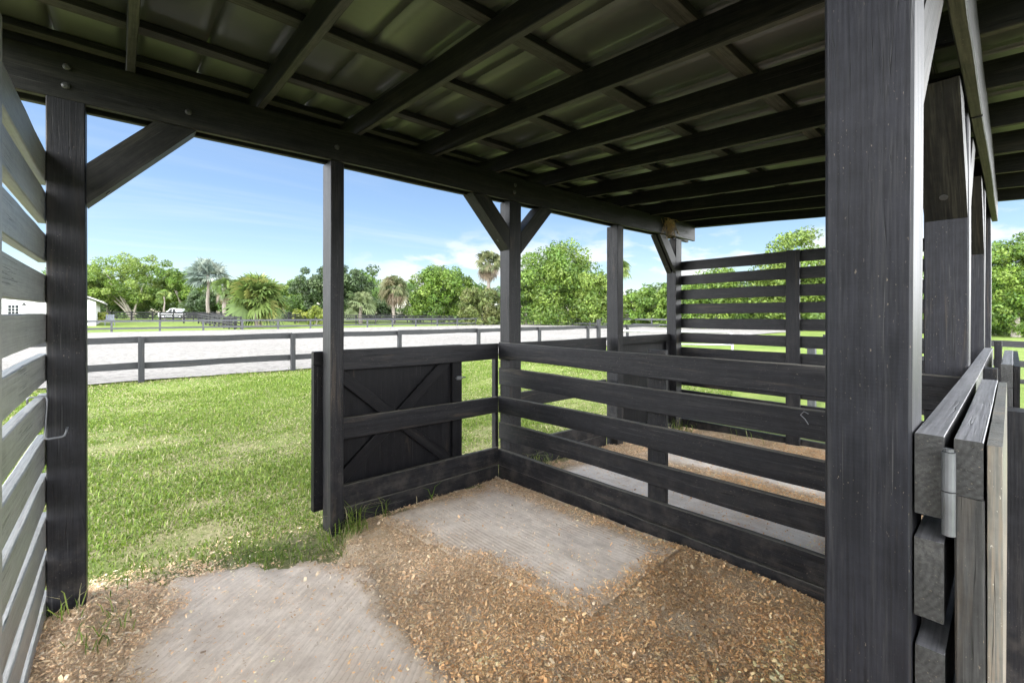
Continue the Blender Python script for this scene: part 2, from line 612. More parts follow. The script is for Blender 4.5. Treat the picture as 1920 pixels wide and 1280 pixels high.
# ------------------------------------------------------------------ world and sun
SUN_EL, SUN_AZ = math.radians(78), math.radians(160)     # azimuth from +X, counter-clockwise
sunv = Vector((math.cos(SUN_EL) * math.cos(SUN_AZ), math.cos(SUN_EL) * math.sin(SUN_AZ), math.sin(SUN_EL)))
sd = bpy.data.lights.new('sun', 'SUN')
sd.energy = 2.0
sd.angle = math.radians(4.0)
sd.color = (1.0, .955, .88)
so = bpy.data.objects.new('sun', sd)
col.objects.link(so)
so.rotation_euler = sunv.to_track_quat('Z', 'Y').to_euler()
so.location = (0, 0, 30)


def build_world():
    w = bpy.data.worlds.new('World')
    sc.world = w
    w.use_nodes = True
    nt = w.node_tree
    nt.nodes.clear()
    out = nt.nodes.new('ShaderNodeOutputWorld')
    bg = nt.nodes.new('ShaderNodeBackground')
    sky = nt.nodes.new('ShaderNodeTexSky')
    sky.sky_type = 'NISHITA'
    sky.sun_disc = False
    sky.sun_elevation = SUN_EL
    sky.sun_rotation = math.pi / 2 - SUN_AZ
    sky.air_density = 1.0
    sky.dust_density = .35
    sky.ozone_density = 2.2
    tc = N(nt, 'ShaderNodeTexCoord').outputs['Generated']
    sep = N(nt, 'ShaderNodeSeparateXYZ')
    nt.links.new(tc, sep.inputs[0])
    z = sep.outputs[2]
    zz = mth(nt, 'ADD', mth(nt, 'MAXIMUM', z, 0.0), .10)
    comb = N(nt, 'ShaderNodeCombineXYZ')
    nt.links.new(mth(nt, 'DIVIDE', sep.outputs[0], zz), comb.inputs[0])
    nt.links.new(mth(nt, 'DIVIDE', sep.outputs[1], zz), comb.inputs[1])
    pl = comb.outputs[0]
    # high thin streaks
    wis = noise_n(nt, vmap(nt, pl, (.30, .95, 1)), .9, 7, .62, .6)
    wism = mth(nt, 'MULTIPLY', mapr(nt, wis, .46, .82), mapr(nt, z, .02, .12))
    # low heaped clouds near the skyline
    cu = noise_n(nt, vmap(nt, tc, (5.2, 5.2, 13)), 1.0, 6, .55, .2)
    cum = mth(nt, 'MULTIPLY', mapr(nt, cu, .455, .56), mth(nt, 'MULTIPLY', mth(nt, 'MULTIPLY', mapr(nt, z, -.02, .04), mapr(nt, z, .21, .10)), mapr(nt, sep.outputs[0], .30, .55)))
    # added unseen cloud bank, behind and left, over-bright to fill the shed interior
    bk = noise_n(nt, vmap(nt, tc, (2.2, 2.2, 4.5)), 1.0, 6, .55, .3)
    side = mth(nt, 'MAXIMUM', mth(nt, 'MULTIPLY', mapr(nt, sep.outputs[1], -.10, -.34), .85), mapr(nt, sep.outputs[0], -.25, -.55))
    bkm = mth(nt, 'MULTIPLY', mapr(nt, bk, .30, .50), side)
    bkm = mth(nt, 'MULTIPLY', bkm, mapr(nt, z, .72, .50))
    hs = N(nt, 'ShaderNodeHueSaturation', inp={'Saturation': 1.02, 'Value': 1.02})
    nt.links.new(sky.outputs[0], hs.inputs['Color'])
    c = hs.outputs[0]
    c = mixc(nt, mth(nt, 'MULTIPLY', wism, .55), c, (WHI * .9, WHI * .95, WHI))
    c = mixc(nt, mth(nt, 'MULTIPLY', cum, .85), c, (WHI, WHI, WHI))
    c = mixc(nt, bkm, c, (FILL_BANK * .97, FILL_BANK * .985, FILL_BANK))
    nt.links.new(c, bg.inputs[0])
    bg.inputs[1].default_value = SKYS
    nt.links.new(bg.outputs[0], out.inputs[0])


SKYS, WHI, FILL_BANK = .08, 6.5, 80.0
build_world()
sc.view_settings.view_transform = 'Standard'
sc.view_settings.look = 'None'
sc.view_settings.exposure = 1.25
sc.view_settings.gamma = 1
sc.cycles.use_denoising = True
sc.cycles.max_bounces = 10
sc.cycles.diffuse_bounces = 6
sc.cycles.glossy_bounces = 4
sc.cycles.transmission_bounces = 4
sc.cycles.transparent_max_bounces = 6
sc.cycles.sample_clamp_indirect = 8.0

# ------------------------------------------------------------------ ground sheets


def grid(xs, ys, zf, name, mat, kind='structure'):
    X, Y = np.meshgrid(xs, ys, indexing='ij')
    Z = zf(X, Y)
    V = np.stack([X, Y, Z], -1).reshape(-1, 3)
    nx, ny = len(xs), len(ys)
    i = np.arange(nx - 1)[:, None] * ny + np.arange(ny - 1)[None, :]
    P = np.stack([i, i + ny, i + ny + 1, i + 1], -1).reshape(-1, 4)
    o = mesh_np(name, V, P, mat, smooth=True)
    tag(o, kind=kind)
    return o


def axis_pts(lo, hi, a, b, fine):
    mid = np.arange(a, b + 1e-6, fine)
    left = a - np.cumsum(fine * 1.35 ** np.arange(1, 40))
    left = left[left > lo]
    right = b + np.cumsum(fine * 1.35 ** np.arange(1, 40))
    right = right[right < hi]
    return np.concatenate([[lo], left[::-1], mid, right, [hi]])


grid(axis_pts(-900, 1200, -4, 15, .3), axis_pts(-900, 1200, -4, 15, .3), H, 'lawn_ground', ground_mat())

# pale sand of the riding arena
ax = np.linspace(-30, 47.5, 156)
ay = np.linspace(12.75, 50.5, 76)


def arena_z(X, Y):
    return H(X, Y) + .05 + .012 * fbm(X, Y, .9, 5)


AX, AY = np.meshgrid(ax, ay, indexing='ij')
AY2 = AY + (AY < 13) * .18 * fbm(AX, AX * 0, 1.3, 8)
V = np.stack([AX, AY2, arena_z(AX, AY2)], -1).reshape(-1, 3)
ii = np.arange(len(ax) - 1)[:, None] * len(ay) + np.arange(len(ay) - 1)[None, :]
tag(mesh_np('arena_sand', V, np.stack([ii, ii + len(ay), ii + len(ay) + 1, ii + 1], -1).reshape(-1, 4), sand_mat(), smooth=True), kind='structure')


# earth floor under the shed with a ragged front edge in the doorway
def floor_edge(x):
    e = 3.42 - .62 * ss(-.1, .95, x)
    e = e + .16 * fbm(x, x * 0, 3.1, 21)
    t = ss(.98, 1.24, x)
    e = e * (1 - t) + 3.27 * t
    e = np.where(x < -.30, 3.30, e)
    return e


FX = np.concatenate([np.arange(-.9, 6.01, .03)])
FT = np.linspace(0, 1, 150)
GX, GT = np.meshgrid(FX, FT, indexing='ij')
GY = -1.3 + (floor_edge(GX) + .45 + 1.3) * GT


def floor_z(x, y):
    edge = ss(-.34, .34, floor_edge(x) - y)
    h = H(x, y) - .030 * (1 - edge) + .020 * edge
    h = h + .012 * fbm(x, y, 2.3, 31) * edge + .005 * fbm(x, y, 14, 33) + (.034 * fbm(x, y, 5.5, 35) + .016 * fbm(x, y, 19, 36)) * (1 - np.abs(2 * edge - 1))
    h = np.where((y > 3.25) & (x > 1.18), H(x, y) - .08, h)
    # heaped bedding in front of the rear post and against the boards
    h = h + .035 * np.exp(-(((x - 2.45) / .35) ** 2 + ((y - .85) / .55) ** 2))
    h = h + .025 * np.exp(-(((x + .15) / .22) ** 2 + ((y - 2.8) / .4) ** 2))
    return h


V = np.stack([GX, GY, floor_z(GX, GY)], -1).reshape(-1, 3)
ii = np.arange(len(FX) - 1)[:, None] * len(FT) + np.arange(len(FT) - 1)[None, :]
tag(mesh_np('stall_floor', V, np.stack([ii, ii + len(FT), ii + len(FT) + 1, ii + 1], -1).reshape(-1, 4), dirt_mat(), smooth=True), kind='structure')


# ------------------------------------------------------------------ floor mats
def in_poly(x, y, poly):
    inside = np.zeros(np.shape(x), bool)
    n = len(poly)
    for i in range(n):
        x0, y0 = poly[i]
        x1, y1 = poly[(i + 1) % n]
        c = ((y0 > y) != (y1 > y)) & (x < (x1 - x0) * (y - y0) / (y1 - y0 + 1e-12) + x0)
        inside ^= c
    return inside


def poly_dist(x, y, poly):
    d = np.full(np.shape(x), 9.)
    for i in range(len(poly)):
        x0, y0 = poly[i]
        x1, y1 = poly[(i + 1) % len(poly)]
        L2 = (x1 - x0) ** 2 + (y1 - y0) ** 2
        t = np.clip(((x - x0) * (x1 - x0) + (y - y0) * (y1 - y0)) / L2, 0, 1)
        d = np.minimum(d, np.hypot(x - x0 - t * (x1 - x0), y - y0 - t * (y1 - y0)))
    return np.where(in_poly(x, y, poly), d, -d)


MATS = {}


def floor_mat(poly, label, mat, seed):
    xs = [p[0] for p in poly]
    ys = [p[1] for p in poly]
    t = None
    st = .035
    X, Y = np.meshgrid(np.arange(min(xs) - .1, max(xs) + .1, st), np.arange(min(ys) - .1, max(ys) + .1, st), indexing='ij')
    d = poly_dist(X, Y, poly)
    Z = floor_z(X, Y) + np.where(d > 0, .012, -.02) + np.clip(d * .10, -.03, .0) + .003 * fbm(X, Y, 3, seed)
    Z = Z - .022 * ss(.0, -.1, d)
    V = np.stack([X, Y, Z], -1).reshape(-1, 3)
    nx, ny = X.shape
    i = np.arange(nx - 1)[:, None] * ny + np.arange(ny - 1)[None, :]
    P = np.stack([i, i + ny, i + ny + 1, i + 1], -1).reshape(-1, 4)
    dd = d.reshape(-1)
    P = P[(dd[P] > -.03).all(1)]
    used = np.unique(P)
    remap = np.full(len(V), -1)
    remap[used] = np.arange(len(used))
    ed = np.repeat((ss(-.02, .30, dd[used]))[:, None], 3, 1)
    o = mesh_np('rubber_mat', V[used], remap[P], mat, colors=ed, smooth=True)
    tag(o, label, 'rubber mat', 'dusty rubber mats on the stall floors')
    MATS[len(MATS)] = poly


c0, c1 = (.30, .265, .23), (.52, .485, .45)
floor_mat([(1.42, 3.17), (2.58, 3.17), (2.58, 1.36), (1.72, 1.36)], 'pale grey ribbed mat in the inner corner of the near stall, by the half wall',
          mat_mat('mat_dust_corner', 0, 1, (.50, .43, .36), (.80, .71, .615)), 41)
floor_mat([(.20, 3.14), (.56, 3.10), (.92, 2.86), (1.12, 2.56), (1.02, 2.05), (1.02, 1.2), (.0, 1.3), (-.02, 2.4), (.12, 2.75)],
          'large dusty grey mat lying in the open doorway of the near stall', mat_mat('mat_dust_doorway', .75, .66, (.49, .41, .335), (.78, .68, .575)), 43)
floor_mat([(3.02, 3.0), (3.95, 2.9), (3.95, .7), (3.02, .7)], 'pale mat behind the board divider, the nearer one in the far stall',
          mat_mat('mat_dust_far', 0, 1, (.58, .53, .48), (.78, .73, .68)), 45)
floor_mat([(4.25, 2.75), (5.3, 2.75), (5.3, .6), (4.25, .6)], 'pale mat in the far stall, beside the tall slatted end wall',
          mat_mat('mat_dust_end', 0, 1, (.58, .52, .46), (.76, .70, .64)), 47)

# ------------------------------------------------------------------ shed
SL = .063                       # roof pitch: rises towards the arena


def rz(y, z0=2.80):
    return z0 + SL * (y - 3.12)


shed = thing('horse_shed', 'open sided black timber horse shed with a low sloping metal roof on square posts', 'shed', (1.1, 1.7, 0))
PX = [(-.283, -.143), (1.078, 1.17), (2.724, 2.871), (4.445, 4.56), (5.828, 5.987)]
for i, (x0, x1) in enumerate(PX):
    m = MB()
    m.bx(x0, x1, 3.12, 3.262 if i in (0, 2, 4) else 3.283, -.25, 2.573, 'z', ch=.004)
    m.bx(x0 + .01, x1 - .01, 3.163, 3.217, 2.573, 2.78, 'z', ch=.003)
    m.build('post', BLACK, shed)
BXP = [(-.283, -.143), (1.11, 1.25), (2.724, 2.864), (4.445, 4.585), (5.83, 5.97)]
for (x0, x1) in BXP:
    MB().bx(x0, x1, .122, .262, -.25, 2.55, 'z', ch=.005).build('post', POST, shed)


def rot_pts(m):
    return m


# front beam: two planks either side of the post tenons; rear beam likewise
def beam(y0, y1, z0, z1, x0, x1, sag=0.0):
    MB().board((x0, (y0 + y1) / 2, (z0 + z1) / 2), (x1, (y0 + y1) / 2, (z0 + z1) / 2 + sag), (0, 0, 1), z1 - z0, y1 - y0, ch=.004, jit=.002).build('beam', ROOFWOOD, shed, under=EDGELIT)


beam(3.118, 3.158, 2.570, 2.797, -.72, 6.385, .03)
beam(3.222, 3.264, 2.566, 2.80, -.72, 6.385, .03)
beam(.080, .1195, 2.372, 2.604, -.72, 2.80)
beam(.082, .1205, 2.366, 2.602, 2.806, 6.15, .01)
beam(.2645, .302, 2.375, 2.612, -.72, 6.15)


# knee braces (in the plane of the posts)
def brace(xp, zp, xb, zb, y0, y1, w=.14, bolt=True):
    """lower edge runs from (xp, zp) on the post to (xb, zb) on the beam"""
    m = MB()
    dx, dz = xb - xp, zb - zp
    L = math.hypot(dx, dz)
    ux, uz = dx / L, dz / L
    # normal pointing up and towards the post
    nx, nz = -uz, ux
    if nz < 0:
        nx, nz = -nx, -nz
    # plumb cut at the post, level cut under the beam
    # upper edge line = lower edge + n*w; intersect with x = xp and z = zb
    ax_, az_ = xp + nx * w, zp + nz * w
    tp = (xp - ax_) / ux
    p_top = (xp, az_ + uz * tp)
    tb = (zb - az_) / uz
    b_top = (ax_ + ux * tb, zb)
    prof = [(xp, zp), (xb, zb), b_top, p_top]
    if dx < 0:
        prof = prof[::-1]
    m.prism(prof, y0, y1)
    # grain along the brace
    m.g = [((p.x * ux + p.z * uz), (p.x * nx + p.z * nz) + xp * 7, p.y) for p in m.v]
    o = m.build('knee_brace', ROOFWOOD, shed)
    if bolt:
        k = .07 / L
        bxp, bzp = xp + dx * (.12 / L), zp + dz * (.12 / L)
        yc = (y0 + y1) / 2
        c = Vector((bxp, yc, bzp))
        d = Vector((nx, 0, nz))
        bm = MB().tube([c - d * .004, c + d * .004], .014, 10)
        bm.build('bolt', BOLT, o)
    return o


brace(-.141, 2.064, .32, 2.568, 3.122, 3.258)
brace(2.722, 2.112, 2.288, 2.574, 3.122, 3.258)
brace(2.873, 2.092, 3.32, 2.577, 3.122, 3.258)
brace(5.826, 2.092, 5.40, 2.586, 3.185, 3.26)
brace(5.826, 2.092, 5.40, 2.587, 3.122, 3.160, bolt=False)
brace(2.722, 1.92, 2.27, 2.366, .124, .26)
brace(2.866, 1.92, 3.32, 2.366, .124, .26)
brace(1.252, 1.92, 1.70, 2.366, .124, .26)
brace(4.443, 1.92, 4.0, 2.366, .124, .26)

# carriage bolts on the front beam
for (x, z) in ((-.21, 2.735), (-.215, 2.64), (.28, 2.66), (2.78, 2.66), (2.79, 2.73), (1.12, 2.67), (5.86, 2.66)):
    MB().tube([(x, 3.118, z), (x, 3.110, z), (x, 3.106, z)], [.017, .016, .008], 12).build('bolt', BOLT, shed)

# rafters, purlins, metal sheet
RX = [-.60, .05, .668, 1.292, 1.935, 2.585, 3.225, 3.875, 4.53, 5.19, 5.82, 6.43]
for x in RX:
    x1, x0 = x, x - .039
    y0, y1 = -.45, 3.44
    MB().board((x - .0195, y0, rz(y0) + .072), (x - .0195, y1, rz(y1) + .072), (0, 0, 1), .141, .039, ch=.003, jit=.003).build('rafter', ROOFWOOD, shed, under=EDGELIT)
for y in (3.38, 2.912, 2.26, 1.61, .96, .31, -.38):
    MB().board((-.70, y, rz(y) + .1645), (6.44, y, rz(y) + .1645), (0, 1, SL), .090, .037, ch=.003, jit=.002).build('purlin', ROOFWOOD, shed, under=EDGELIT)


def roof_sheet():
    xs = []
    zs = []
    x = -.76
    ribs = [.35 + .315 * k for k in range(-4, 21)]
    prof = [(-.78, 0)]
    for r in ribs:
        if r < -.7 or r > 6.45:
            continue
        prof += [(r - .012, 0), (r - .009, .030), (r + .009, .030), (r + .012, 0)]
    prof.append((6.47, 0))
    ys = np.linspace(-.50, 3.50, 40)
    P = np.array(prof)
    # densify flats
    out = [P[0]]
    for a, b in zip(P[:-1], P[1:]):
        n = max(1, int((b[0] - a[0]) / .05))
        for k in range(1, n + 1):
            out.append(a + (b - a) * k / n)
    P = np.array(out)
    X, Y = np.meshgrid(P[:, 0], ys, indexing='ij')
    Zp = np.repeat(P[:, 1][:, None], len(ys), 1)
    V = []
    for top in (0, 1):
        Z = rz(Y) + .1865 + Zp + top * .002
        V.append(np.stack([X, Y, Z], -1).reshape(-1, 3))
    nx, ny = X.shape
    i = np.arange(nx - 1)[:, None] * ny + np.arange(ny - 1)[None, :]
    q = np.stack([i, i + 1, i + ny + 1, i + ny], -1).reshape(-1, 4)
    q2 = np.stack([i, i + ny, i + ny + 1, i + 1], -1).reshape(-1, 4) + nx * ny
    mesh_np('roof_panel', np.concatenate(V), np.concatenate([q, q2]), ROOF, shed)


roof_sheet()
# fascia board on the far gable end and eaves
MB().board((6.46, -.45, rz(-.45) + .09), (6.46, 3.44, rz(3.44) + .09), (0, 0, 1), .17, .02, ch=.002).build('fascia', ROOFWOOD, shed)
MB().board((-.72, 3.455, rz(3.455) + .09), (6.44, 3.455, rz(3.455) + .09), (0, 0, 1), .15, .02, ch=.002).build('fascia', ROOFWOOD, shed)


# ------------------------------------------------------------------ slatted end walls
def slat_wall(label, x0, x1, y0, y1, tops, h, batten, mat, bmat):
    t = thing('slat_wall', label, 'slat wall', ((x0 + x1) / 2, (y0 + y1) / 2, 0))
    for z in tops:
        dz = random.uniform(-.004, .004)
        hh = h + random.uniform(-.004, .004)
        MB().board(((x0 + x1) / 2, y0, z - hh / 2 + dz), ((x0 + x1) / 2, y1, z - hh / 2 - dz), (0, 0, 1), hh, x1 - x0, ch=.004, jit=.0022).build('board', mat, t)
    MB().bx(*batten, 'z', ch=.004).build('batten', bmat, t)
    return t


slat_wall('pale grey slat wall at the left edge, with a bent rod hook on it', -.323, -.285, -.9, 3.255, [2.305 - .2005 * k for k in range(12)], .139,
          (-.283, -.246, 1.69, 1.822, -.1, 2.31), GREY, GREY)
slat_wall('tall black slat end wall across the far stall, trees showing through its gaps', 5.989, 6.027, .125, 3.262, [2.266 - .2033 * k for k in range(12)], .136,
          (5.95, 5.988, 1.645, 1.79, -.25, 2.27), BLACK, BLACK)

# ------------------------------------------------------------------ board divider between the stalls
dv = thing('stall_divider', 'five board black divider running from the front corner back to the big rear post', 'stall divider', (2.70, 1.7, 0))
XD = 2.684
rails = [(1.236, 1.086, 1.238, 1.070), (1.003, .834, 1.003, .852), (.735, .575, .752, .602), (.480, .328, .512, .370)]
for (lt, lb, rt, rb) in rails:
    ya, yb = 3.235, .124
    # extrapolate the right hand heights (measured at y=.633) to the end
    k = (3.235 - .124) / (3.226 - .633)
    rt2, rb2 = lt + (rt - lt) * k, lb + (rb - lb) * k
    h = ((lt - lb) + (rt - rb)) / 2
    MB().board((XD + .019, ya, (lt + lb) / 2), (XD + .019, yb, (rt2 + rb2) / 2), (0, 0, 1), h, .038, ch=.004, jit=.003).build('rail', BLACK, dv, top=EDGELIT)
MB().board((XD + .019, 3.236, .153), (XD + .019, .124, .192), (0, 0, 1), .146, .038, ch=.004, jit=.003).build('rail', BLACK, dv, top=EDGELIT)
MB().board((XD + .021, 3.236, -.002), (XD + .021, .124, .037), (0, 0, 1), .152, .042, ch=.004, jit=.003).build('rail', BLACK, dv, top=EDGELIT)
MB().bx(2.7245, 2.763, 1.535, 1.67, -.2, 1.262, 'z', ch=.004).build('batten', BLACK, dv)
MB().bx(2.684, 2.722, 3.282, 3.34, -.2, 1.20, 'z', ch=.003).build('batten', BLACK, dv)
# wire loop hooked over a rail
MB().tube([(2.684 - .004, .70, .985), (2.676, .72, .995), (2.675, .735, .975), (2.677, .715, .955), (2.678, .70, .93)], .0022, 6).build('wire_loop', STEEL, dv)

# ------------------------------------------------------------------ front half walls


def half_wall(label, x0, x1, rows, y=3.24, t=.038):
    o = thing('half_wall', label, 'half wall', ((x0 + x1) / 2, y, 0))
    for (a, b, c, d) in rows:    # left top/bottom, right top/bottom
        h = ((a - b) + (c - d)) / 2
        MB().board((x0, y + t / 2, (a + b) / 2), (x1, y + t / 2, (c + d) / 2), (0, 0, 1), h, t, ch=.004, jit=.002).build('rail', BLACK, o, top=EDGELIT)
    return o


half_wall('three rail black front half wall with a crossbraced door folded behind it', 1.174, 2.683,
          [(1.244, 1.092, 1.231, 1.082), (.742, .588, .724, .572), (.252, .090, .236, .080), (.086, -.07, .076, -.08)])
half_wall('black front half wall of the far stall, between the corner post and its closed door', 2.875, 4.38,
          [(1.232, 1.08, 1.225, 1.075), (.73, .58, .72, .57), (.235, .08, .22, .06), (.076, -.1, .056, -.12)])


# ------------------------------------------------------------------ dutch doors
def stall_door(label, x0, x1, z0, z1, y_in, sgn, mats, hinge_x=None, latch=None, xbrace=True):
    """framed plywood half door; frame and cross brace on the y_in side, sheet on the sgn side"""
    fm, pm = mats
    t = thing('stall_door', label, 'door', ((x0 + x1) / 2, y_in, z0), 'half doors of the stalls')
    ft, w = .036, .10
    ya, yb = sorted((y_in, y_in + sgn * ft))
    yp0, yp1 = sorted((y_in + sgn * (ft + .001), y_in + sgn * (ft + .019)))
    MB().bx(x0, x1, yp0, yp1, z0, z1 - .004, 'z', ch=.0008).build('panel', pm, t)
    MB().bx(x0, x1, ya, yb, z1 - w, z1, 'x', ch=.001).build('frame_rail', fm, t, top=TOPLIT if fm is REAR else None)
    MB().bx(x0, x1, ya, yb, z0, z0 + w, 'x').build('frame_rail', fm, t)
    MB().bx(x0, x0 + w, ya, yb, z0 + w + .002, z1 - w - .002, 'z').build('frame_stile', fm, t)
    MB().bx(x1 - w, x1, ya, yb, z0 + w + .002, z1 - w - .002, 'z').build('frame_stile', fm, t)
    if xbrace:
        yc = (ya + yb) / 2 + sgn * .002
        xa, xb, za, zb = x0 + w + .05, x1 - w - .05, z0 + w + .04, z1 - w - .04
        MB().board((xa, yc, zb), (xb, yc, za), (0, 0, 1), .09, ft - .008, ch=.003).build('cross_brace', fm, t)
        mx, mz = (xa + xb) / 2, (za + zb) / 2
        L = math.hypot(xb - xa, zb - za)
        ux, uz = (xb - xa) / L, (zb - za) / L
        for s in (-1, 1):
            MB().board((mx + s * ux * .062, yc, mz + s * uz * .062), (mx + s * ux * L / 2, yc, mz + s * uz * L / 2), (0, 0, 1), .09, ft - .008, ch=.003).build('cross_brace', fm, t)
    if latch:
        lx, lz = latch
        m = MB().tube([(lx - .07, y_in - sgn * .012, lz), (lx + .035, y_in - sgn * .012, lz)], .006, 8)
        m.bx(lx - .055, lx - .005, min(y_in - sgn * .012, y_in), max(y_in - sgn * .012, y_in), lz - .018, lz + .018, 'x')
        m.build('latch', STEEL, t)
    return t


stall_door('black crossbraced half door folded open outside the near half wall', 1.02, 2.305, .09, 1.235, 3.30, 1, (DOORDARK, DOORDARK), latch=(2.30, .935))
stall_door('plain black half door standing shut in the front of the far stall', 4.575, 5.815, -.02, 1.232, 3.20, 1, (DOORDARK, DOORDARK), xbrace=False)
d1 = stall_door('black half door with a sun bleached sheet face folded back beside the big rear post', 1.112, 2.19, .10, 1.281, .066, -1, (REAR, PLYFACE), xbrace=True)
d2 = stall_door('black half door on the rear rails further along, past the battened post', 2.945, 4.19, .10, 1.279, .030, -1, (REAR, DOORDARK))
# hinge on the near rear door
hm = MB()
hm.tube([(1.094, .0735, 1.258), (1.094, .0735, 1.19)], .0095, 14)
hm.tube([(1.094, .0735, 1.188), (1.094, .0735, 1.112)], .0095, 14)
hm.tube([(1.094, .0735, 1.264), (1.094, .0735, 1.259)], .007, 12)
hm.build('hinge', STEEL, d1)

# ------------------------------------------------------------------ rear rails
rw = thing('rear_rail_wall', 'thick black rear rails running away from the big rear post beside two folded doors', 'rail wall', (2.7, .1, 0))
for k, (zt, zb) in enumerate(((1.279, 1.131), (1.087, .941), (.886, .742), (.686, .545), (.487, .345), (.287, .14))):
    MB().board((1.1115, .1, (zt + zb) / 2), (4.36, .1, (zt + zb) / 2), (0, 0, 1), zt - zb, .0395, ch=.0009, jit=.0008).build('rail', REAR, rw, top=TOPLIT)
for (x, z) in ((2.755, 1.272), (4.46, 1.32)):
    MB().bx(x, x + .09, .040, .0795, -.1, z, 'z', ch=.003).build('batten', BLACK, rw)

# ------------------------------------------------------------------ hook and straw
hk = MB()
hp = [(-.335, 3.035, 1.085), (-.335, 3.03, 1.110), (-.328, 3.03, 1.1155), (-.285, 3.03, 1.1155), (-.274, 3.03, 1.112), (-.2715, 3.03, 1.10), (-.275, 3.02, 1.0), (-.277, 3.015, .93), (-.274, 3.015, .917), (-.264, 3.015, .914),
      (-.222, 3.02, .915), (-.212, 3.02, .920), (-.207, 3.025, .934), (-.203, 3.03, .958)]
hk.tube(hp, .0045, 8)
tag(hk.build('rod_hook', STEEL, smooth=True, loc=(-.28, 3.02, .914)), 'bent grey steel rod hook hanging over a slat in front of the left post', 'hook')

sn = MB()
for i in range(80):
    x, y, z = 5.57 + random.gauss(0, .05), 3.10 + random.uniform(-.03, .012), 2.80 - abs(random.gauss(0, .03))
    pts = [(x, y, z)]
    d = Vector((random.uniform(-1, 1), random.uniform(-.3, .05), random.uniform(-1.3, .5)))
    for k in range(4):
        p = Vector(pts[-1]) + d * .035
        p.y = min(p.y, 3.112)
        pts.append(tuple(p))
        d += Vector((random.uniform(-.4, .4), 0, -.25))
    sn.tube(pts, .0022, 4)
for i in range(6):
    x = 5.60 + random.gauss(0, .03)
    sn.tube([(x, 3.11, 2.76), (x + .02, 3.105, 2.68), (x + random.uniform(-.03, .05), 3.108, 2.60), (x + random.uniform(-.05, .06), 3.105, 2.54)], .002, 4)
tag(sn.build('straw_nest', STRAW, loc=(5.6, 3.1, 2.7)), 'scruffy wisp of brown nest straw caught on the far end of the front beam', 'bird nest')


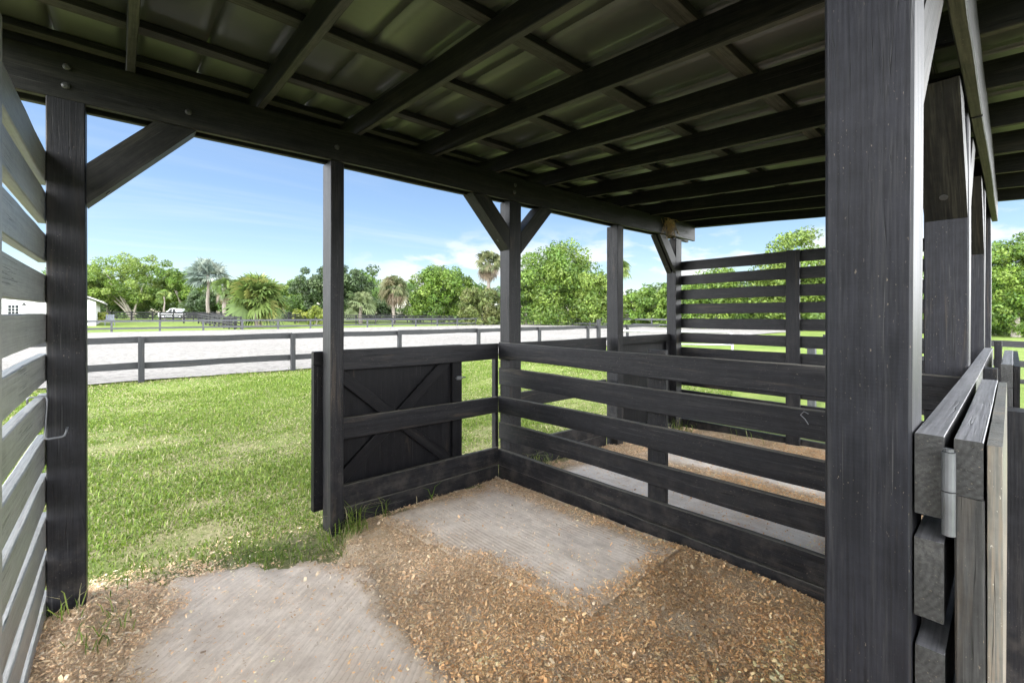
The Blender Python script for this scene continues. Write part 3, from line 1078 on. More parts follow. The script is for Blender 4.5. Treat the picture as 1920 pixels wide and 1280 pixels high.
# ------------------------------------------------------------------ wood shavings
def chips(n, name, label):
    x = rng.uniform(-.30, 5.9, n * 8)
    y = rng.uniform(.35, 3.5, n * 8)
    # keep only what the doorway view can reach, denser close by
    d = np.zeros_like(x)
    nz = fbm(x, y, 2.2, 51) + .6 * fbm(x, y, 8, 53)
    big = 1.0 + nz * 1.8 + .5 * ss(.3, -.1, x)
    d = np.clip(big, .25, 1)
    # bare mats: almost free of shavings, with drifts across the edges
    for k, poly in MATS.items():
        dist = poly_dist(x, y, poly)
        core = ss(-.05, .16, dist + .16 * fbm(x, y, 3.2, 60 + k))
        d = d * (1 - (.965 if k < 2 else .9) * core)
    # trodden thin patch between the two near mats
    d = d * (1 - .75 * np.exp(-(((x - 1.2) / .32) ** 2 + ((y - 2.75) / .5) ** 2)))
    d = d * (1 - .85 * np.exp(-(((x - 2.50) / .10) ** 2 + ((y - .95) / .38) ** 2)))
    near = np.where(x < 2.66, 1.0, .40)
    d = d * near
    d = d * (1 - .96 * ss(-.26, .10, y - floor_edge(x) + .25 * fbm(x, y, 4, 57)))
    d = np.where(((x > 2.66) & (x < 2.74)) | ((x > 1.16) & (y > 3.235)) | ((x < -.14) & (y > 3.1)), 0, d)
    d = np.where((y < 1.1) & (x < .6), 0, d)
    keep = rng.uniform(0, 1, len(x)) < d
    x, y = x[keep][:n], y[keep][:n]
    n = len(x)
    zb = np.maximum(floor_z(x, y), H(x, y))
    for poly in MATS.values():
        zb = np.maximum(zb, np.where(in_poly(x, y, poly), floor_z(x, y) + .012, -9))
    L = rng.gamma(1.7, .0040, n) + .0035
    L = np.clip(L, .005, .028)
    Wd = L * rng.uniform(.18, .60, n)
    thin = rng.uniform(0, 1, n) < .22
    Wd = np.where(thin, .0022, Wd)
    L = np.where(thin, L * 1.7, L)
    a = rng.uniform(0, 2 * np.pi, n)
    tilt = rng.normal(0, .24, n)
    roll = rng.normal(0, .28, n)
    ca, sa = np.cos(a), np.sin(a)
    ux = np.stack([ca * np.cos(tilt), sa * np.cos(tilt), np.sin(tilt)], -1)
    vx = np.stack([-sa * np.cos(roll), ca * np.cos(roll), np.sin(roll)], -1)
    nr = np.cross(ux, vx)
    z = zb + .003 + rng.uniform(0, .012, n) + np.abs(np.sin(tilt)) * L * .45
    C = np.stack([x, y, z], -1)
    curl = rng.uniform(-.3, .3, n)[:, None] * L[:, None] * nr
    hl, hw = (L / 2)[:, None] * ux, (Wd / 2)[:, None] * vx
    sk = rng.uniform(.5, 1.0, (n, 1))
    V = np.stack([C - hl - hw * sk, C - hl + hw, C - curl + hw * 1.1, C - curl - hw, C + hl - hw, C + hl * 1.1 + hw * sk], 1).reshape(-1, 3)
    b = np.arange(n)[:, None] * 6
    P = np.concatenate([b + np.array([[0, 3, 2, 1]]), b + np.array([[3, 4, 5, 2]])], 0)
    pal = np.array([(.62, .38, .185), (.67, .45, .24), (.56, .32, .145), (.42, .265, .145), (.66, .50, .32), (.33, .22, .135), (.58, .45, .31)])
    pr = np.array([.24, .22, .18, .12, .12, .07, .05])
    c = np.clip(pal[rng.choice(len(pal), n, p=pr)] * 1.28 * rng.uniform(.75, 1.15, (n, 1)), 0, .86)
    # greyer, trodden shavings nearer the doorway
    g = (ss(1.3, 2.6, y) * .35)[:, None]
    c = c * (1 - g) + g * c.mean(1, keepdims=True) * np.array([1.05, .95, .8])
    # damp dark drifts and pale dusty ones
    tone = 1 + .55 * fbm(x, y, 1.7, 91) + .25 * fbm(x, y, 6.5, 93)
    c = np.clip(c * np.clip(tone, .55, 1.35)[:, None], 0, .86)
    o = mesh_np(name, V, P, CHIP, colors=np.repeat(c, 6, 0))
    tag(o, label, 'wood shavings', kind='stuff')


chips(175000, 'wood_shavings', 'orange brown wood shavings strewn over the stall floors around the grey mats')


# ------------------------------------------------------------------ grass
def blades(x, y, hgt, wid, lean, cols, name, label, zf=H):
    n = len(x)
    a = rng.uniform(0, 2 * np.pi, n)
    b = a + rng.normal(0, .5, n) + np.pi / 2
    z = zf(x, y)
    side = np.stack([np.cos(b), np.sin(b), np.zeros(n)], -1) * (wid / 2)[:, None]
    dirn = np.stack([np.cos(a), np.sin(a), np.zeros(n)], -1)
    B = np.stack([x, y, z - .004], -1)
    up = np.array([0, 0, 1.0])
    M = B + up * (hgt * .62)[:, None] + dirn * (lean * hgt * .35)[:, None]
    T = B + up * (hgt * (1 - .35 * lean))[:, None] + dirn * (lean * hgt * 1.0)[:, None]
    V = np.stack([B - side, B + side, M + side * .8, M - side * .8, T + side * .12, T - side * .12], 1).reshape(-1, 3)
    k = np.arange(n)[:, None] * 6
    P = np.concatenate([k + np.array([[0, 1, 2, 3]]), k + np.array([[3, 2, 4, 5]])], 0)
    return V, P, np.repeat(cols, 6, 0)


def grass_cols(n, dry):
    g1, g2, g3, st = np.array([.10, .165, .022]), np.array([.15, .22, .034]), np.array([.21, .26, .062]), np.array([.34, .31, .18])
    t = rng.uniform(0, 1, (n, 1))
    c = np.where(t < .4, g1, np.where(t < .78, g2, g3))
    d = (rng.uniform(0, 1, n) < dry)[:, None]
    c = np.where(d, st, c)
    return c * rng.uniform(.75, 1.2, (n, 1))


def lawn():
    parts = []
    n = 430000
    # sample with density falling with distance from the doorway
    r = 3.0 + 11.5 * rng.uniform(0, 1, n) ** 1.15
    th = rng.uniform(math.radians(22), math.radians(100), n)
    x, y = r * np.cos(th), r * np.sin(th)
    ok = (y > np.where((x > -.3) & (x < 1.10), floor_edge(x) - .22 + .3 * fbm(x, y, 5, 79), 3.30)) & (y < 12.95) & (x < 12)
    ok &= ~((x < -.35) & (y < 3.3))
    pat = fbm(x, y, .9, 71) + .5 * fbm(x, y, 3.2, 73)
    edge = ss(-.25, .9, y - np.where((x > -.3) & (x < 1.3), floor_edge(x), 3.0))
    pat = pat + .25 * fbm(x, y * 2.2, 1.7, 77)
    dens = np.clip(.98 + 1.15 * pat, .20, 1) * (.06 + .94 * edge)
    bare = .75 * np.exp(-(((x - .40) / .36) ** 2 + ((y - 3.68) / .15) ** 2)) + .45 * np.exp(-(((x - .55) / .7) ** 2 + ((y - 5.4) / .35) ** 2)) + .6 * np.exp(-(((x + .1) / .5) ** 2 + ((y - 6.6) / .3) ** 2))
    dens = dens * (1 - .88 * np.clip(bare, 0, 1)) * (1 - .6 * np.exp(-(((x - .9) / .3) ** 2 + ((y - 3.15) / .3) ** 2)))
    dens = np.where(y > 12.4, 1, dens)
    ok &= rng.uniform(0, 1, n) < dens
    x, y, r, pat, bare = x[ok], y[ok], r[ok], pat[ok], bare[ok]
    m = len(x)
    h = (.012 + .0155 * rng.gamma(2.0, .5, m)) * (.75 + .5 * np.clip(pat + .4, 0, 1)) * (1 - .35 * np.clip(bare, 0, 1))
    h = np.clip(h, .012, .11) * np.where(y > 12.4, 1.6, 1)
    w = .0035 + .0010 * r * rng.uniform(.7, 1.3, m)
    lean = rng.uniform(.35, 1.3, m)
    dry = np.clip(.17 - .42 * pat + .35 * bare, .05, .6)
    V, P, c = blades(x, y, h, w, lean, grass_cols(m, dry), '', '')
    o = mesh_np('grass', V, P, GRASSM, colors=c)
    tag(o, 'short patchy green grass growing outside the stall doorway up to the arena fence', 'grass', kind='stuff')


lawn()


def tufts():
    xs, ys, hs = [], [], []
    spots = [(-.20, 3.05, 16, .16, .05), (-.10, 2.70, 26, .10, .08), (-.03, 2.86, 14, .10, .06), (1.22, 3.12, 60, .22, .06), (1.10, 3.02, 22, .13, .05), (1.5, 3.17, 10, .18, .05), (1.9, 3.2, 8, .16, .08), (1.12, 3.05, 30, .13, .12),
             (2.95, 3.05, 36, .22, .10), (3.15, 3.12, 30, .24, .10), (5.6, 2.9, 30, .18, .16), (5.9, 2.2, 20, .2, .25), (5.7, 3.15, 40, .2, .15), (.35, 3.25, 30, .12, .1), (.7, 3.08, 40, .12, .12), (.95, 2.98, 30, .13, .1), (.08, 3.32, 30, .10, .1),
             (2.62, .5, 10, .1, .05)]
    for (x, y, n, h, s) in spots:
        xs.append(rng.normal(x, s, n))
        ys.append(rng.normal(y, s * .6, n))
        hs.append(h * rng.uniform(.45, 1.2, n))
    x, y, h = map(np.concatenate, (xs, ys, hs))
    y = np.where((x > 1.18) & (x < 2.7), np.minimum(y, 3.235), y)
    m = len(x)
    V, P, c = blades(x, y, h, np.full(m, .006), rng.uniform(.3, 1.2, m), grass_cols(m, np.full(m, .12)) * .9, '', '', floor_z)
    tag(mesh_np('grass_tufts', V, P, GRASSM, colors=c), 'long stray grass sprouting at the foot of posts and boards inside the stalls', 'grass', kind='stuff')


tufts()


# ------------------------------------------------------------------ fences
def fence(name, label, cat, A, B, step, zs, bh, post, mat, ptop, side=1, group=None, tall_end=0.0):
    A, B = Vector((*A, 0)), Vector((*B, 0))
    ax_ = B - A
    L = ax_.length
    ax_.normalize()
    nrm = Vector((-ax_.y, ax_.x, 0)) * side
    t = thing(name, label, cat, tuple(A.lerp(B, .5)), group)
    n = int(round(L / step))
    proto = None
    for i in range(n + 1):
        p = A.lerp(B, i / n)
        z = float(H(p.x, p.y))
        if proto is None:
            m = MB().board((A.x, A.y, -.15), (A.x, A.y, ptop), tuple(nrm), post, post, ch=.006, seg=3)
            proto = m.build('post', mat, t)
            base = Vector(proto.location)
            o = proto
        else:
            o = proto.copy()
            col.objects.link(o)
            o.parent = t
        o.location = base + Vector((p.x - A.x, p.y - A.y, z))
        if tall_end and i == n:
            o.scale = (1.35, 1.35, 1 + tall_end)
    off = nrm * (post / 2 + .02)
    for zt in zs:
        m = MB()
        for i in range(n):
            p, q = A.lerp(B, i / n) + off, A.lerp(B, (i + 1) / n) + off
            zp, zq = float(H(p.x, p.y)), float(H(q.x, q.y))
            e = .012 * (i % 2)
            m.board((p.x, p.y, zp + zt - bh / 2 + random.uniform(-.01, .01)), (q.x, q.y, zq + zt - bh / 2 + random.uniform(-.01, .01)), (0, 0, 1), bh, .034, ch=.003, seg=4, jit=.006)
        m.build('rail', mat, t)
    return t


fence('arena_fence', 'two rail black arena fence between the grass and the pale sand', 'fence', (-9.0, 12.70), (22.0, 12.70), 3.1, [1.015, .44], .145, .11, FENCE, 1.0, side=1, tall_end=.30)
fence('arena_fence', 'pale grey two rail fence along the far side of the sand arena', 'fence', (-30, 51.2), (48, 51.2), 6.5 / 2, [1.05, .42], .17, .15, FARFENCE, 1.03, side=-1)
fence('arena_fence', 'pale grey two rail fence across the right hand end of the sand arena', 'fence', (48.2, 51), (48.2, 10), 3.2, [1.05, .42], .17, .15, FARFENCE, 1.15, side=-1)
FG = 'black board fences of the paddocks beyond the arena'
xa = at(372, 54)
fence('paddock_fence', 'long black four rail paddock fence just beyond the far arena fence', 'fence', at(300, 57), at(1000, 70), 2.6, [1.35, 1.05, .75, .45], .14, .14, DARKFENCE, 1.4, group=FG)
fence('paddock_fence', 'black paddock fence at the foot of the palms, behind the long four rail one', 'fence', at(165, 62), at(960, 78), 2.6, [1.4, 1.05, .7], .15, .14, DARKFENCE, 1.45, group=FG)
fence('paddock_fence', 'black paddock fence running away from the arena, left of the big skirted palm', 'fence', at(440, 45), at(372, 58), 2.4, [1.3, 1.0, .7, .4], .14, .14, DARKFENCE, 1.35, group=FG)
fence('paddock_fence', 'black paddock fence running away from the arena, nearest to the skirted palm', 'fence', at(452, 46), at(392, 60), 2.4, [1.3, 1.0, .7, .4], .14, .14, DARKFENCE, 1.35, group=FG)
fence('paddock_fence', 'black three rail paddock fence coming off the middle rear post', 'fence', (2.70, .0), (2.70, -6.2), 2.07, [1.114, .726, .387], .148, .12, BLACK, 1.12, side=1)
fence('paddock_fence', 'black three rail fence at the right edge in front of the hedge', 'fence', (14.6, 3.4), (14.6, -12), 2.4, [.93, .50, .10], .145, .12, DARKFENCE, .96, side=1)
fence('paddock_fence', 'grey board fence in the paddock seen through the slat end wall', 'fence', (8.6, 2.2), (21, 2.6), 2.5, [1.13, .76, .4], .14, .11, FARFENCE, 1.16, side=1)

# pipe gate seen through the end wall
gt = thing('pipe_gate', 'round cornered grey pipe gate standing behind the slat end wall', 'gate', (9.2, 4.6, 0))
ga, gb = Vector((8.5, 6.2, 0)), Vector((9.9, 4.0, 0))
gd = (gb - ga).normalized()
P0 = lambda u, z: tuple(ga + gd * u + Vector((0, 0, z)))
Lg = (gb - ga).length
MB().tube([P0(0, .15), P0(0, 1.02), P0(.03, 1.10), P0(.1, 1.13), P0(Lg - .1, 1.13), P0(Lg - .03, 1.10), P0(Lg, 1.02), P0(Lg, .15), P0(Lg - .05, .1), P0(.05, .1), P0(0, .15)], .024, 8).build('frame', GALV, gt, smooth=True)
for z in (.35, .6, .85):
    MB().tube([P0(.02, z), P0(Lg - .02, z)], .017, 8).build('bar', GALV, gt, smooth=True)

# ------------------------------------------------------------------ vegetation
PAL = {
    'light': [(.15, .245, .038), (.20, .29, .05), (.10, .18, .03), (.25, .33, .065)],
    'bright': [(.12, .22, .03), (.17, .275, .04), (.07, .145, .022), (.23, .32, .055)],
    'mid': [(.085, .165, .03), (.12, .215, .038), (.06, .12, .024), (.16, .25, .05)],
    'oak': [(.06, .105, .035), (.085, .14, .05), (.045, .08, .03), (.12, .17, .065)],
    'olive': [(.15, .20, .05), (.20, .24, .07), (.10, .145, .04), (.24, .24, .09)],
    'yellow': [(.33, .38, .06), (.26, .33, .05), (.40, .42, .09), (.18, .26, .04)],
}


def leaf_cloud(C, R, n, size, pal, flat=.0):
    """leaf quads spread over clumps: C (m,3) centres, R (m,) radii"""
    m = len(C)
    wgt = R ** 2
    k = rng.choice(m, n, p=wgt / wgt.sum())
    d = rng.normal(0, 1, (n, 3))
    d /= np.linalg.norm(d, axis=1, keepdims=True)
    rr = rng.uniform(.30, 1.06, n) ** .55
    P = C[k] + d * (R[k] * rr * .9)[:, None] * np.array([1, 1, .8])
    nrm = d * .9 + rng.normal(0, .6, (n, 3)) + np.array([0, 0, .35])
    nrm /= np.linalg.norm(nrm, axis=1, keepdims=True)
    t = rng.normal(0, 1, (n, 3))
    t -= nrm * (t * nrm).sum(1, keepdims=True)
    t /= np.linalg.norm(t, axis=1, keepdims=True)
    b = np.cross(nrm, t)
    s = size * rng.uniform(.55, 1.35, n)
    t = t * s[:, None]
    b = b * (s * rng.uniform(.35, .6, n))[:, None]
    V = np.stack([P - t, P + b + t * .1, P + t, P - b + t * .1], 1).reshape(-1, 3)
    Q = np.arange(n * 4).reshape(-1, 4)
    pal = np.array(pal)
    tone = pal[rng.choice(len(pal), m)]          # each clump leans to one tone
    c = .72 * (.55 * tone[k] * rng.uniform(.45, 1.2, m)[k][:, None] + .45 * pal[rng.choice(len(pal), n)])
    c = c * rng.uniform(.75, 1.22, (n, 1))
    return V, Q, np.repeat(c, 4, 0)


def crown_clumps(cx, cy, z0, z1, rx, ry, n, cr, power=.5, bottom=.0):
    u = rng.normal(0, 1, (n, 3))
    u /= np.linalg.norm(u, axis=1, keepdims=True)
    r = rng.uniform(.05, 1, n) ** power
    u = u * r[:, None]
    zc, rzz = (z0 + z1) / 2, (z1 - z0) / 2
    R = cr * rng.uniform(.6, 1.35, n)
    if bottom:
        wd = 1 / np.sqrt(np.clip(1 - u[:, 2] ** 2, .25, 1))
        f = np.where(u[:, 2] < 0, wd, 1.0)
        u[:, 0] *= f
        u[:, 1] *= f
    C = np.stack([cx + u[:, 0] * rx, cy + u[:, 1] * ry, zc + u[:, 2] * rzz], -1)
    shrink = 1 - .45 * cr / max(rzz, .1)
    C[:, 2] = zc + (C[:, 2] - zc) * max(.5, shrink)
    return C, R


def limb(m, a, b, r0, r1, bend, n=6):
    a, b = Vector(a), Vector(b)
    pts, rad = [], []
    for i in range(n + 1):
        t = i / n
        p = a.lerp(b, t) + Vector(bend) * math.sin(t * math.pi)
        pts.append(p)
        rad.append(r0 + (r1 - r0) * t)
    m.tube(pts, rad, 7)
    return pts


def broad_tree(label, px, depth, wpx, top, bot, pal, nleaf, lsize, group, trunk_h=None, nclump=60, cr=.17, multi=False, name='broadleaf_tree', bark=None, flatcrown=.5, trunk_r=.22):
    x, y = at(px, depth)
    z = float(H(x, y))
    w = wpx / F * depth
    zt = EYE + (HZ - top) / F * depth
    zb = max(z + .05, EYE + (HZ - bot) / F * depth)
    if bot >= 600:
        zb = z - .45
    t = thing(name, label, 'tree', (x, y, z), group)
    rx = w / 2
    C, R = crown_clumps(x, y, zb, zt, rx * .88, rx * .8, int(nclump * 1.5), min(rx, (zt - zb) / 2) * cr * 1.55, flatcrown, 1.0 if bot >= 600 else 0)
    m = MB()
    zm = zb + (zt - zb) * .35
    hubs = 5 if multi else 3
    if multi:
        for i in range(hubs):
            a = random.uniform(-1, 1)
            e = (x + a * rx * .6, y + random.uniform(-.4, .4) * rx, zb + (zt - zb) * random.uniform(.35, .7))
            limb(m, (x + random.uniform(-.25, .25), y, z - .2), e, trunk_r, .05, (a * -.4, 0, .3), 7)
    else:
        limb(m, (x, y, z - .2), (x + random.uniform(-.3, .3), y, zm), trunk_r * 1.2, trunk_r * .7, (.15, 0, 0), 6)
        for i in range(5):
            j = random.randrange(len(C))
            limb(m, (x, y, zm - .5), tuple(C[j]), trunk_r * .6, .03, (random.uniform(-.4, .4), 0, .2), 5)
    m.build('trunk', bark or BARK, t, smooth=True)
    V, Q, c = leaf_cloud(C, R, int(nleaf * 1.9), lsize * .74, PAL[pal])
    mesh_np('crown', V, Q, LEAF, t, c)
    return t


TG = 'broadleaf trees and thickets beyond the arena'
broad_tree('spreading light green tree with pale forked limbs behind the small pickup', 250, 88, 196, 476, 582, 'light', 15000, .27, TG, multi=True, nclump=120, cr=.125, flatcrown=.42)
broad_tree('light green tree at the left, behind the white house gable', 150, 84, 120, 488, 592, 'light', 8000, .30, TG, nclump=60)
broad_tree('thin topped light green tree directly left of the silver palm', 345, 90, 110, 490, 592, 'bright', 6500, .28, TG, nclump=46, cr=.14, multi=True)
broad_tree('green tree filling in between the silver palm and the skirted palm', 440, 80, 110, 520, 592, 'mid', 6500, .32, TG, nclump=50)
broad_tree('bright green tree right behind the big skirted palm', 540, 78, 90, 518, 590, 'bright', 5500, .32, TG, nclump=40)
broad_tree('dark blue green oak behind the slim front post', 625, 68, 168, 490, 588, 'oak', 12000, .28, TG, nclump=85, cr=.15)
broad_tree('dark green tree between the low palm and the shaggy palm', 705, 84, 80, 552, 600, 'oak', 4500, .3, TG, nclump=36)
broad_tree('rounded bright green vine covered thicket left of the corner post', 832, 72, 156, 492, 606, 'bright', 15000, .26, TG, nclump=120, cr=.14, flatcrown=.36)
broad_tree('olive green thicket under the tall palm with the dead skirt', 903, 66, 90, 535, 606, 'olive', 7000, .24, TG, nclump=60, flatcrown=.4)
broad_tree('tall bright green tree mass right of the corner post', 1045, 66, 170, 446, 610, 'bright', 19000, .26, TG, nclump=120, cr=.15, flatcrown=.42)
broad_tree('light green thicket just left of the slim post in the far stall front', 1118, 62, 100, 503, 610, 'light', 10000, .25, TG, nclump=80, flatcrown=.4)
broad_tree('green thicket with bare twigs right behind the corner post', 985, 70, 90, 505, 606, 'mid', 7000, .26, TG, nclump=60)
broad_tree('low bright thicket between the slim post and the braced end post', 1200, 58, 120, 540, 614, 'bright', 10500, .22, TG, nclump=75, flatcrown=.4)
broad_tree('bright bush rising beside the braced end post', 1262, 54, 70, 520, 612, 'bright', 7000, .2, TG, nclump=60)
broad_tree('low bushy tree behind the left part of the slat end wall', 1345, 48, 130, 498, 618, 'bright', 10000, .2, TG, nclump=90, flatcrown=.4)
broad_tree('tall yellowish green tree rising above the slat end wall', 1490, 44, 170, 424, 622, 'light', 15000, .2, TG, nclump=110, cr=.14)
broad_tree('yellowish green tree mostly hidden behind the big rear post', 1650, 42, 170, 440, 624, 'light', 11000, .2, TG, nclump=90)
broad_tree('bright green tree at the right edge beyond the shed', 1905, 30, 150, 434, 632, 'bright', 17000, .13, TG, nclump=130, cr=.14, flatcrown=.42)
broad_tree('green tree just past the right edge of the shed, nearest the rear posts', 1800, 34, 110, 455, 630, 'mid', 9000, .14, TG, nclump=70)

broad_tree('dark green undergrowth tree behind the pickup, below the forked light tree', 300, 96, 150, 535, 594, 'mid', 6000, .25, TG, nclump=60)
broad_tree('mid green tree at the left post, in front of the house gable', 200, 92, 110, 522, 594, 'mid', 5000, .25, TG, nclump=50)
broad_tree('dark green tree filling the gap behind the silver palm trunk', 392, 78, 110, 540, 598, 'oak', 6000, .25, TG, nclump=56)
broad_tree('dark green undergrowth right of the big skirted palm', 575, 76, 100, 548, 600, 'mid', 5000, .25, TG, nclump=50)

broad_tree('dense green thicket at the right edge, below the bright tree there', 1900, 33, 240, 545, 642, 'mid', 12000, .14, TG, nclump=90)
broad_tree('green tree between the oak and the shaggy palm, closing the skyline', 690, 96, 110, 532, 600, 'mid', 5000, .3, TG, nclump=50)

# distant wood: one mass behind everything
Cs, Rs = [], []
for px in np.arange(-60, 2010, 16):
    dep = 112 if px < 1300 else 74
    for k in range(6):
        X, Y = at(px + rng.uniform(-8, 8), dep + rng.uniform(-4, 4))
        Cs.append((X, Y, .5 + rng.uniform(0, .95) * (10.5 + 1.4 * math.sin(px * .021) + 1.2 * math.sin(px * .057)) * (1.0 if px < 780 else .72)))
        Rs.append(rng.uniform(1.2, 2.3))
V, Q, c = leaf_cloud(np.array(Cs), np.array(Rs), 70000, .42, PAL['oak'] + PAL['mid'])
tag(mesh_np('distant_woods', V, Q, LEAF, colors=c), 'continuous belt of green woods closing the view behind the separate trees', 'woods', kind='stuff')


# palms -------------------------------------------------------------
def fan_palm(label, px, depth, crown_px, cy_px, trunk_to=None, cols=None, skirt=0, nfr=44, tr=.20, droop=.9, group='fan palms beyond the arena', low=-.75, squash=1.0):
    x, y = at(px, depth)
    z = float(H(x, y))
    zc = EYE + (HZ - cy_px) / F * depth
    R = crown_px / 2 / F * depth
    t = thing('fan_palm', label, 'palm tree', (x, y, z), group)
    m = MB()
    npt = 9
    pts = [(x + .06 * math.sin(i * 1.3), y, z - .3 + (zc - z + .3) * i / (npt - 1)) for i in range(npt)]
    m.tube(pts, [tr * (1.25 - .35 * i / npt) for i in range(npt)], 9)
    m.build('trunk', PALMBARK, t, smooth=True)

    def fronds(n, els, cset, rad, drp):
        Vs, Qs, Cc = [], [], []
        b = 0
        for i in range(n):
            az = rng.uniform(0, 2 * np.pi)
            el = els(i)
            d = np.array([math.cos(az) * math.cos(el), math.sin(az) * math.cos(el), math.sin(el)])
            side = np.array([-math.sin(az), math.cos(az), 0])
            upv = np.cross(side, d) * -1
            if upv[2] < 0:
                upv = -upv
            ro = rng.normal(0, .75)
            side, upv = side * math.cos(ro) + upv * math.sin(ro), upv * math.cos(ro) - side * math.sin(ro)
            r = rad * rng.uniform(.8, 1.08)
            pet = r * .42
            O = np.array([x, y, zc])
            hub = O + d * pet + np.array([0, 0, -.06 * r])
            cb = np.array(cset[rng.integers(len(cset))]) * rng.uniform(.8, 1.2)
            w = .018 * r
            Vs += [O - side * w, O + side * w, hub + side * w, hub - side * w]
            Cc += [cb * .8] * 4
            Qs.append([b, b + 1, b + 2, b + 3])
            b += 4
            nl = 15
            for k in range(nl):
                a = (k / (nl - 1) - .5) * math.radians(190)
                ld = d * math.cos(a) + side * math.sin(a)
                ll = r * .62 * (1 - .22 * abs(a) / 1.75) * rng.uniform(.85, 1.1)
                mid = hub + ld * ll * .55 + upv * .05 * r
                tip = hub + ld * ll * .92 + np.array([0, 0, -drp * ll * rng.uniform(.25, .55)])
                pw = (-d * math.sin(a) + side * math.cos(a)) * ll * .07
                Vs += [hub, mid - pw, tip, mid + pw]
                cc = cb * rng.uniform(.8, 1.25)
                Cc += [cc, cc, cc * 1.05, cc]
                Qs.append([b, b + 1, b + 2, b + 3])
                b += 4
        return np.array(Vs), np.array(Qs), np.array(Cc)

    V, Q, c = fronds(nfr, lambda i: low + (1.45 - low) * ((i + .5) / nfr) ** .75 + rng.normal(0, .1), cols, R, droop)
    V[:, 2] = zc + (V[:, 2] - zc) * squash
    mesh_np('crown', V, Q, LEAF, t, c)
    if skirt:
        V, Q, c = fronds(skirt, lambda i: rng.uniform(-1.45, -.7), [(.20, .155, .105), (.25, .20, .14), (.14, .11, .075)], R * .95, 1.0)
        mesh_np('dead_skirt', V, Q, LEAF, t, c)
    return t


GREEN = [(.12, .18, .05), (.16, .225, .06), (.10, .15, .045), (.21, .255, .08)]
YGREEN = [(.095, .145, .038), (.125, .175, .045), (.075, .115, .032), (.17, .18, .055)]
SILV = [(.15, .19, .165), (.19, .235, .205), (.11, .145, .125), (.23, .26, .22)]
DUSK = [(.11, .13, .06), (.15, .16, .075), (.09, .11, .05), (.19, .175, .10)]
fan_palm('silvery blue fan palm on a tall bare trunk, left of the skirted palm', 390, 62, 82, 517, cols=SILV, tr=.19, nfr=56, low=-.85, droop=.3)
fan_palm('slim yellow green fan palm between the silver palm and the big skirted palm', 421, 60, 54, 540, cols=YGREEN, tr=.22, skirt=8, nfr=30)
fan_palm('small green fan palm beneath the forked light green tree', 308, 84, 36, 556, cols=GREEN, tr=.12, nfr=22)
fan_palm('biggest fan palm, full rounded crown with yellow lower fronds on a short trunk', 484, 52, 124, 560, cols=YGREEN, tr=.34, nfr=92, skirt=0, low=-.95, droop=.45)
fan_palm('low grey green fan palm without visible trunk beside the slim front post', 676, 66, 72, 572, cols=[(.20, .24, .12), (.25, .29, .15), (.16, .20, .10)], tr=.25, nfr=50, low=-.7)
fan_palm('shaggy dull green fan palm with pale trunk left of the vine covered thicket', 738, 68, 66, 540, cols=DUSK, tr=.24, nfr=52, skirt=18, low=-1.1)
fan_palm('tall fan palm with a hanging brown dead skirt beside the corner post', 916, 70, 66, 492, cols=DUSK, tr=.26, nfr=40, skirt=36, low=-.6)
fan_palm('palm half hidden behind the slim post of the far stall', 1160, 72, 60, 506, cols=GREEN, tr=.2, nfr=26, low=-.6)


def bush(label, px, depth, wpx, top, pal, n, group='low shrubs near the house and palms'):
    x, y = at(px, depth)
    z = float(H(x, y))
    w = wpx / F * depth
    zt = EYE + (HZ - top) / F * depth
    t = thing('shrub', label, 'shrub', (x, y, z), group)
    C, R = crown_clumps(x, y, z, zt, w / 2 * .85, w / 2 * .7, 26, min(w / 2, (zt - z) / 2) * .38, .4)
    V, Q, c = leaf_cloud(C, R, n, .16, PAL[pal])
    mesh_np('foliage', V, Q, LEAF, t, c)
    m = MB()
    for i in range(4):
        limb(m, (x + random.uniform(-.1, .1), y, z - .1), tuple(C[i]), .04, .012, (0, 0, .1), 3)
    m.build('stem', BARK, t)


bush('yellow green shrub against the house corner, right of the left post', 175, 52, 42, 576, 'yellow', 2600)
bush('leafy yellow green shrub under the house wall, next to the left post', 70, 54, 26, 570, 'yellow', 1500)
bush('small green shrub under the house window', 40, 54, 20, 574, 'bright', 1100)
bush('small shrub at the far left of the house wall', 8, 54, 18, 577, 'bright', 1100)
bush('pale yellow flowering shrub left of the slim front post', 592, 60, 44, 569, 'yellow', 2200)
bush('low yellow shrub in the gap right of the skirted palm', 560, 64, 30, 575, 'yellow', 1400)

# ------------------------------------------------------------------ house
hx, hy = at(70, 46)
hz = float(H(hx, hy))
hs = thing('house', 'white gabled house seen through the gaps of the slat wall', 'house', (hx, hy, hz))
HWd, ez, apx, dep = 4.9, EYE + 25 / F * 46, EYE + 66 / F * 46, 12
m = MB().prism([(hx - HWd + .45, hz - .3), (hx + HWd - .45, hz - .3), (hx + HWd - .45, ez + .05), (hx, apx - .18), (hx - HWd + .45, ez + .05)], hy, hy + dep)
for i in range(40):
    xx = hx - HWd + .55 + i * .225
    if xx < hx + HWd - .5:
        m.bx(xx, xx + .03, hy - .02, hy - .001, hz, ez - .05, 'z', ch=.002, seg=1)
m.build('wall', WHITEWALL, hs)
rf = MB()
for s in (-1, 1):
    a = (hx + s * (HWd + .25), ez - .10)
    b = (hx, apx)
    prof = [a, b, (b[0], b[1] + .16), (a[0], a[1] + .16)]
    rf.prism(prof if s < 0 else prof[::-1], hy - .6, hy + dep + .6)
rf.build('roof', ROOFGREY, hs)
wx, wz = at(30, 46)[0], 2.0
fr = MB()
fr.bx(wx - .42, wx + .42, hy - .05, hy - .022, wz - .5, wz + .55, 'z', ch=.003, seg=1)
wf = fr.build('window', WHITEPAINT, hs)
MB().bx(wx - .36, wx + .36, hy - .058, hy - .052, wz - .44, wz + .49, 'z', ch=.001, seg=1).build('pane', GLASSD, wf)
mm = MB()
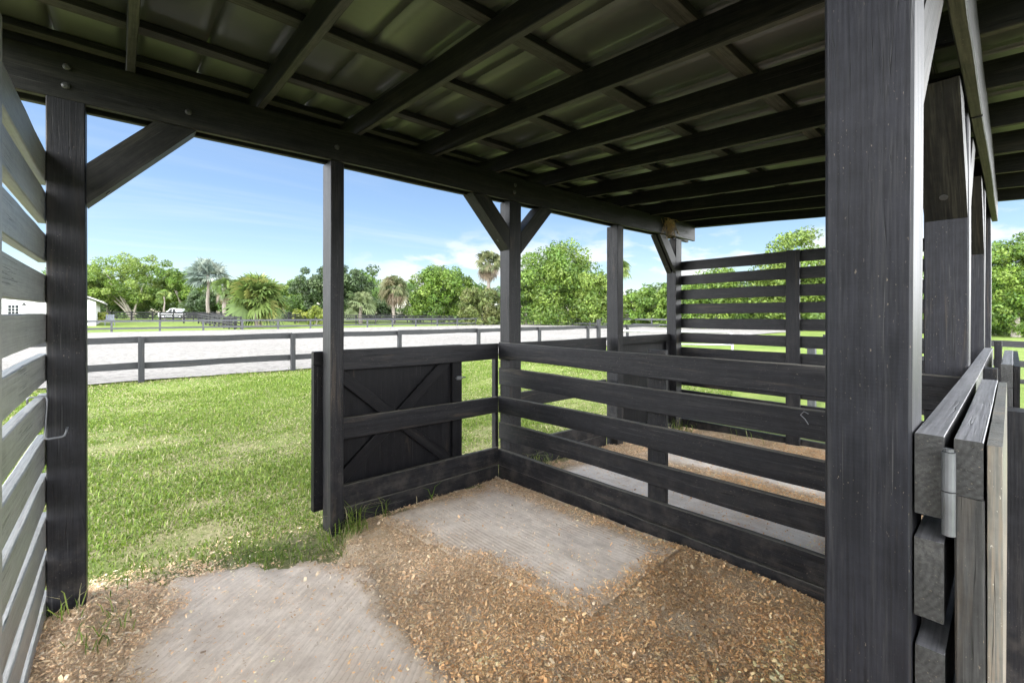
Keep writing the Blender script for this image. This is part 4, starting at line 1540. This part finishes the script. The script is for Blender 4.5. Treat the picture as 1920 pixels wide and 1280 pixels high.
for k in (-.12, .12):
    mm.bx(wx + k - .012, wx + k + .012, hy - .066, hy - .060, wz - .44, wz + .49, 'z', ch=.001, seg=1)
for k in (-.13, .18):
    mm.bx(wx - .36, wx + .36, hy - .074, hy - .068, wz + k - .012, wz + k + .012, 'x', ch=.001, seg=1)
mm.build('muntin', WHITEPAINT, wf)
lx = at(48, 46)[0]
lm = MB()
lm.tube([(lx, hy - .02, 2.75), (lx, hy - .12, 2.8), (lx, hy - .2, 2.72)], .03, 6)
lm.tube([(lx, hy - .2, 2.74), (lx, hy - .2, 2.6), (lx, hy - .2, 2.5)], [.05, .12, .16], 10)
lm.build('wall_lamp', BOLT, hs)

# ------------------------------------------------------------------ pickup truck


def pickup(px, depth, yaw):
    x, y = at(px, depth)
    z = float(H(x, y)) + .25
    t = thing('pickup_truck', 'small looking white pickup truck parked beyond the paddock fences', 'pickup truck', (0, 0, 0))
    L, Wt = 5.7, 1.95
    body = [(-2.85, .45), (-2.85, 1.02), (-2.2, 1.12), (-1.25, 1.17), (-.95, 1.17), (.95, 1.15), (2.85, 1.15), (2.85, .45)]
    m = MB().prism(body, -Wt / 2, Wt / 2)
    m.build('body', WHITEPAINT, t)
    cab = [(-1.25, 1.165), (-.45, 1.83), (.15, 1.90), (.82, 1.86), (1.0, 1.165)]
    m = MB().prism(cab, -Wt / 2 + .10, Wt / 2 - .10)
    m.build('cab', WHITEPAINT, t)
    for s in (-1, 1):
        yy = s * (Wt / 2 - .10)
        w1 = [(-.92, 1.22), (-.36, 1.74), (.02, 1.80), (.02, 1.22)]
        w2 = [(.09, 1.22), (.09, 1.80), (.72, 1.77), (.84, 1.22)]
        for w_ in (w1, w2):
            ya, yb = sorted((yy - s * .02, yy + s * .006))
            MB().prism(w_, ya, yb).build('window', GLASSD, t)
        for wxp in (-1.85, 1.75):
            wy = s * (Wt / 2 - .10)
            tyre = MB().tube([(wxp, wy - .13, .40), (wxp, wy - .11, .40), (wxp, wy + .11, .40), (wxp, wy + .13, .40)], [.34, .40, .40, .34], 20).build('wheel', TYRE, t)
            MB().tube([(wxp, wy + s * .131, .40), (wxp, wy + s * .138, .40)], [.24, .20], 14).build('rim', RIM, tyre)
        MB().bx(-2.875, -2.80, s * .62 - .2, s * .62 + .2, .82, .98, 'z', ch=.01, seg=1).build('headlight', LAMPR, t)
        MB().bx(-1.05, -.93, s * (Wt / 2 - .02) - .1, s * (Wt / 2 - .02) + .1, 1.2, 1.36, 'z', ch=.02, seg=1).build('mirror', WHITEPAINT, t)
    ws = [(-1.18, 1.235), (-.52, 1.785), (-.505, 1.80), (-1.21, 1.22)]
    MB().prism([(-1.215, 1.215), (-.50, 1.808), (-.49, 1.78), (-1.19, 1.2)], -.72, .72).build('windscreen', GLASSD, t)
    MB().bx(1.05, 2.80, -.8, .8, 1.14, 1.156, 'x', ch=.001, seg=1).build('bed', TYRE, t)
    MB().bx(-2.93, -2.80, -.9, .9, .46, .66, 'y', ch=.03, seg=1).build('bumper', RIM, t)
    t.location = (x, y, z)
    t.rotation_euler = (0, 0, yaw)
    return t


pickup(331, 80, YAW - math.pi / 2 - .18)

# grey garden chair on the far lawn
cx_, cy_ = at(206, 50)
cz = float(H(cx_, cy_))
ch = thing('lawn_chair', 'small grey slatted lawn chair out on the far grass', 'chair', (cx_, cy_, cz))
for i in range(5):
    MB().board((cx_ - .3 + i * .15, cy_ + .1, cz + .38), (cx_ - .3 + i * .15 + .02, cy_ + .55, cz + 1.25), (1, 0, 0), .12, .02, ch=.003, seg=1).build('back_slat', GREYCHAIR, ch)
MB().board((cx_, cy_ - .5, cz + .5), (cx_, cy_ + .15, cz + .38), (1, 0, 0), .75, .03, ch=.003, seg=2).build('seat', GREYCHAIR, ch)
for s in (-1, 1):
    MB().bx(cx_ + s * .40 - .03, cx_ + s * .40 + .03, cy_ - .5, cy_ - .4, cz, cz + .64, 'z', seg=1).build('leg', GREYCHAIR, ch)
    MB().bx(cx_ + s * .40 - .03, cx_ + s * .40 + .03, cy_ + .25, cy_ + .35, cz, cz + .64, 'z', seg=1).build('leg', GREYCHAIR, ch)
    MB().bx(cx_ + s * .40 - .07, cx_ + s * .40 + .07, cy_ - .55, cy_ + .4, cz + .642, cz + .672, 'y', seg=1).build('armrest', GREYCHAIR, ch)
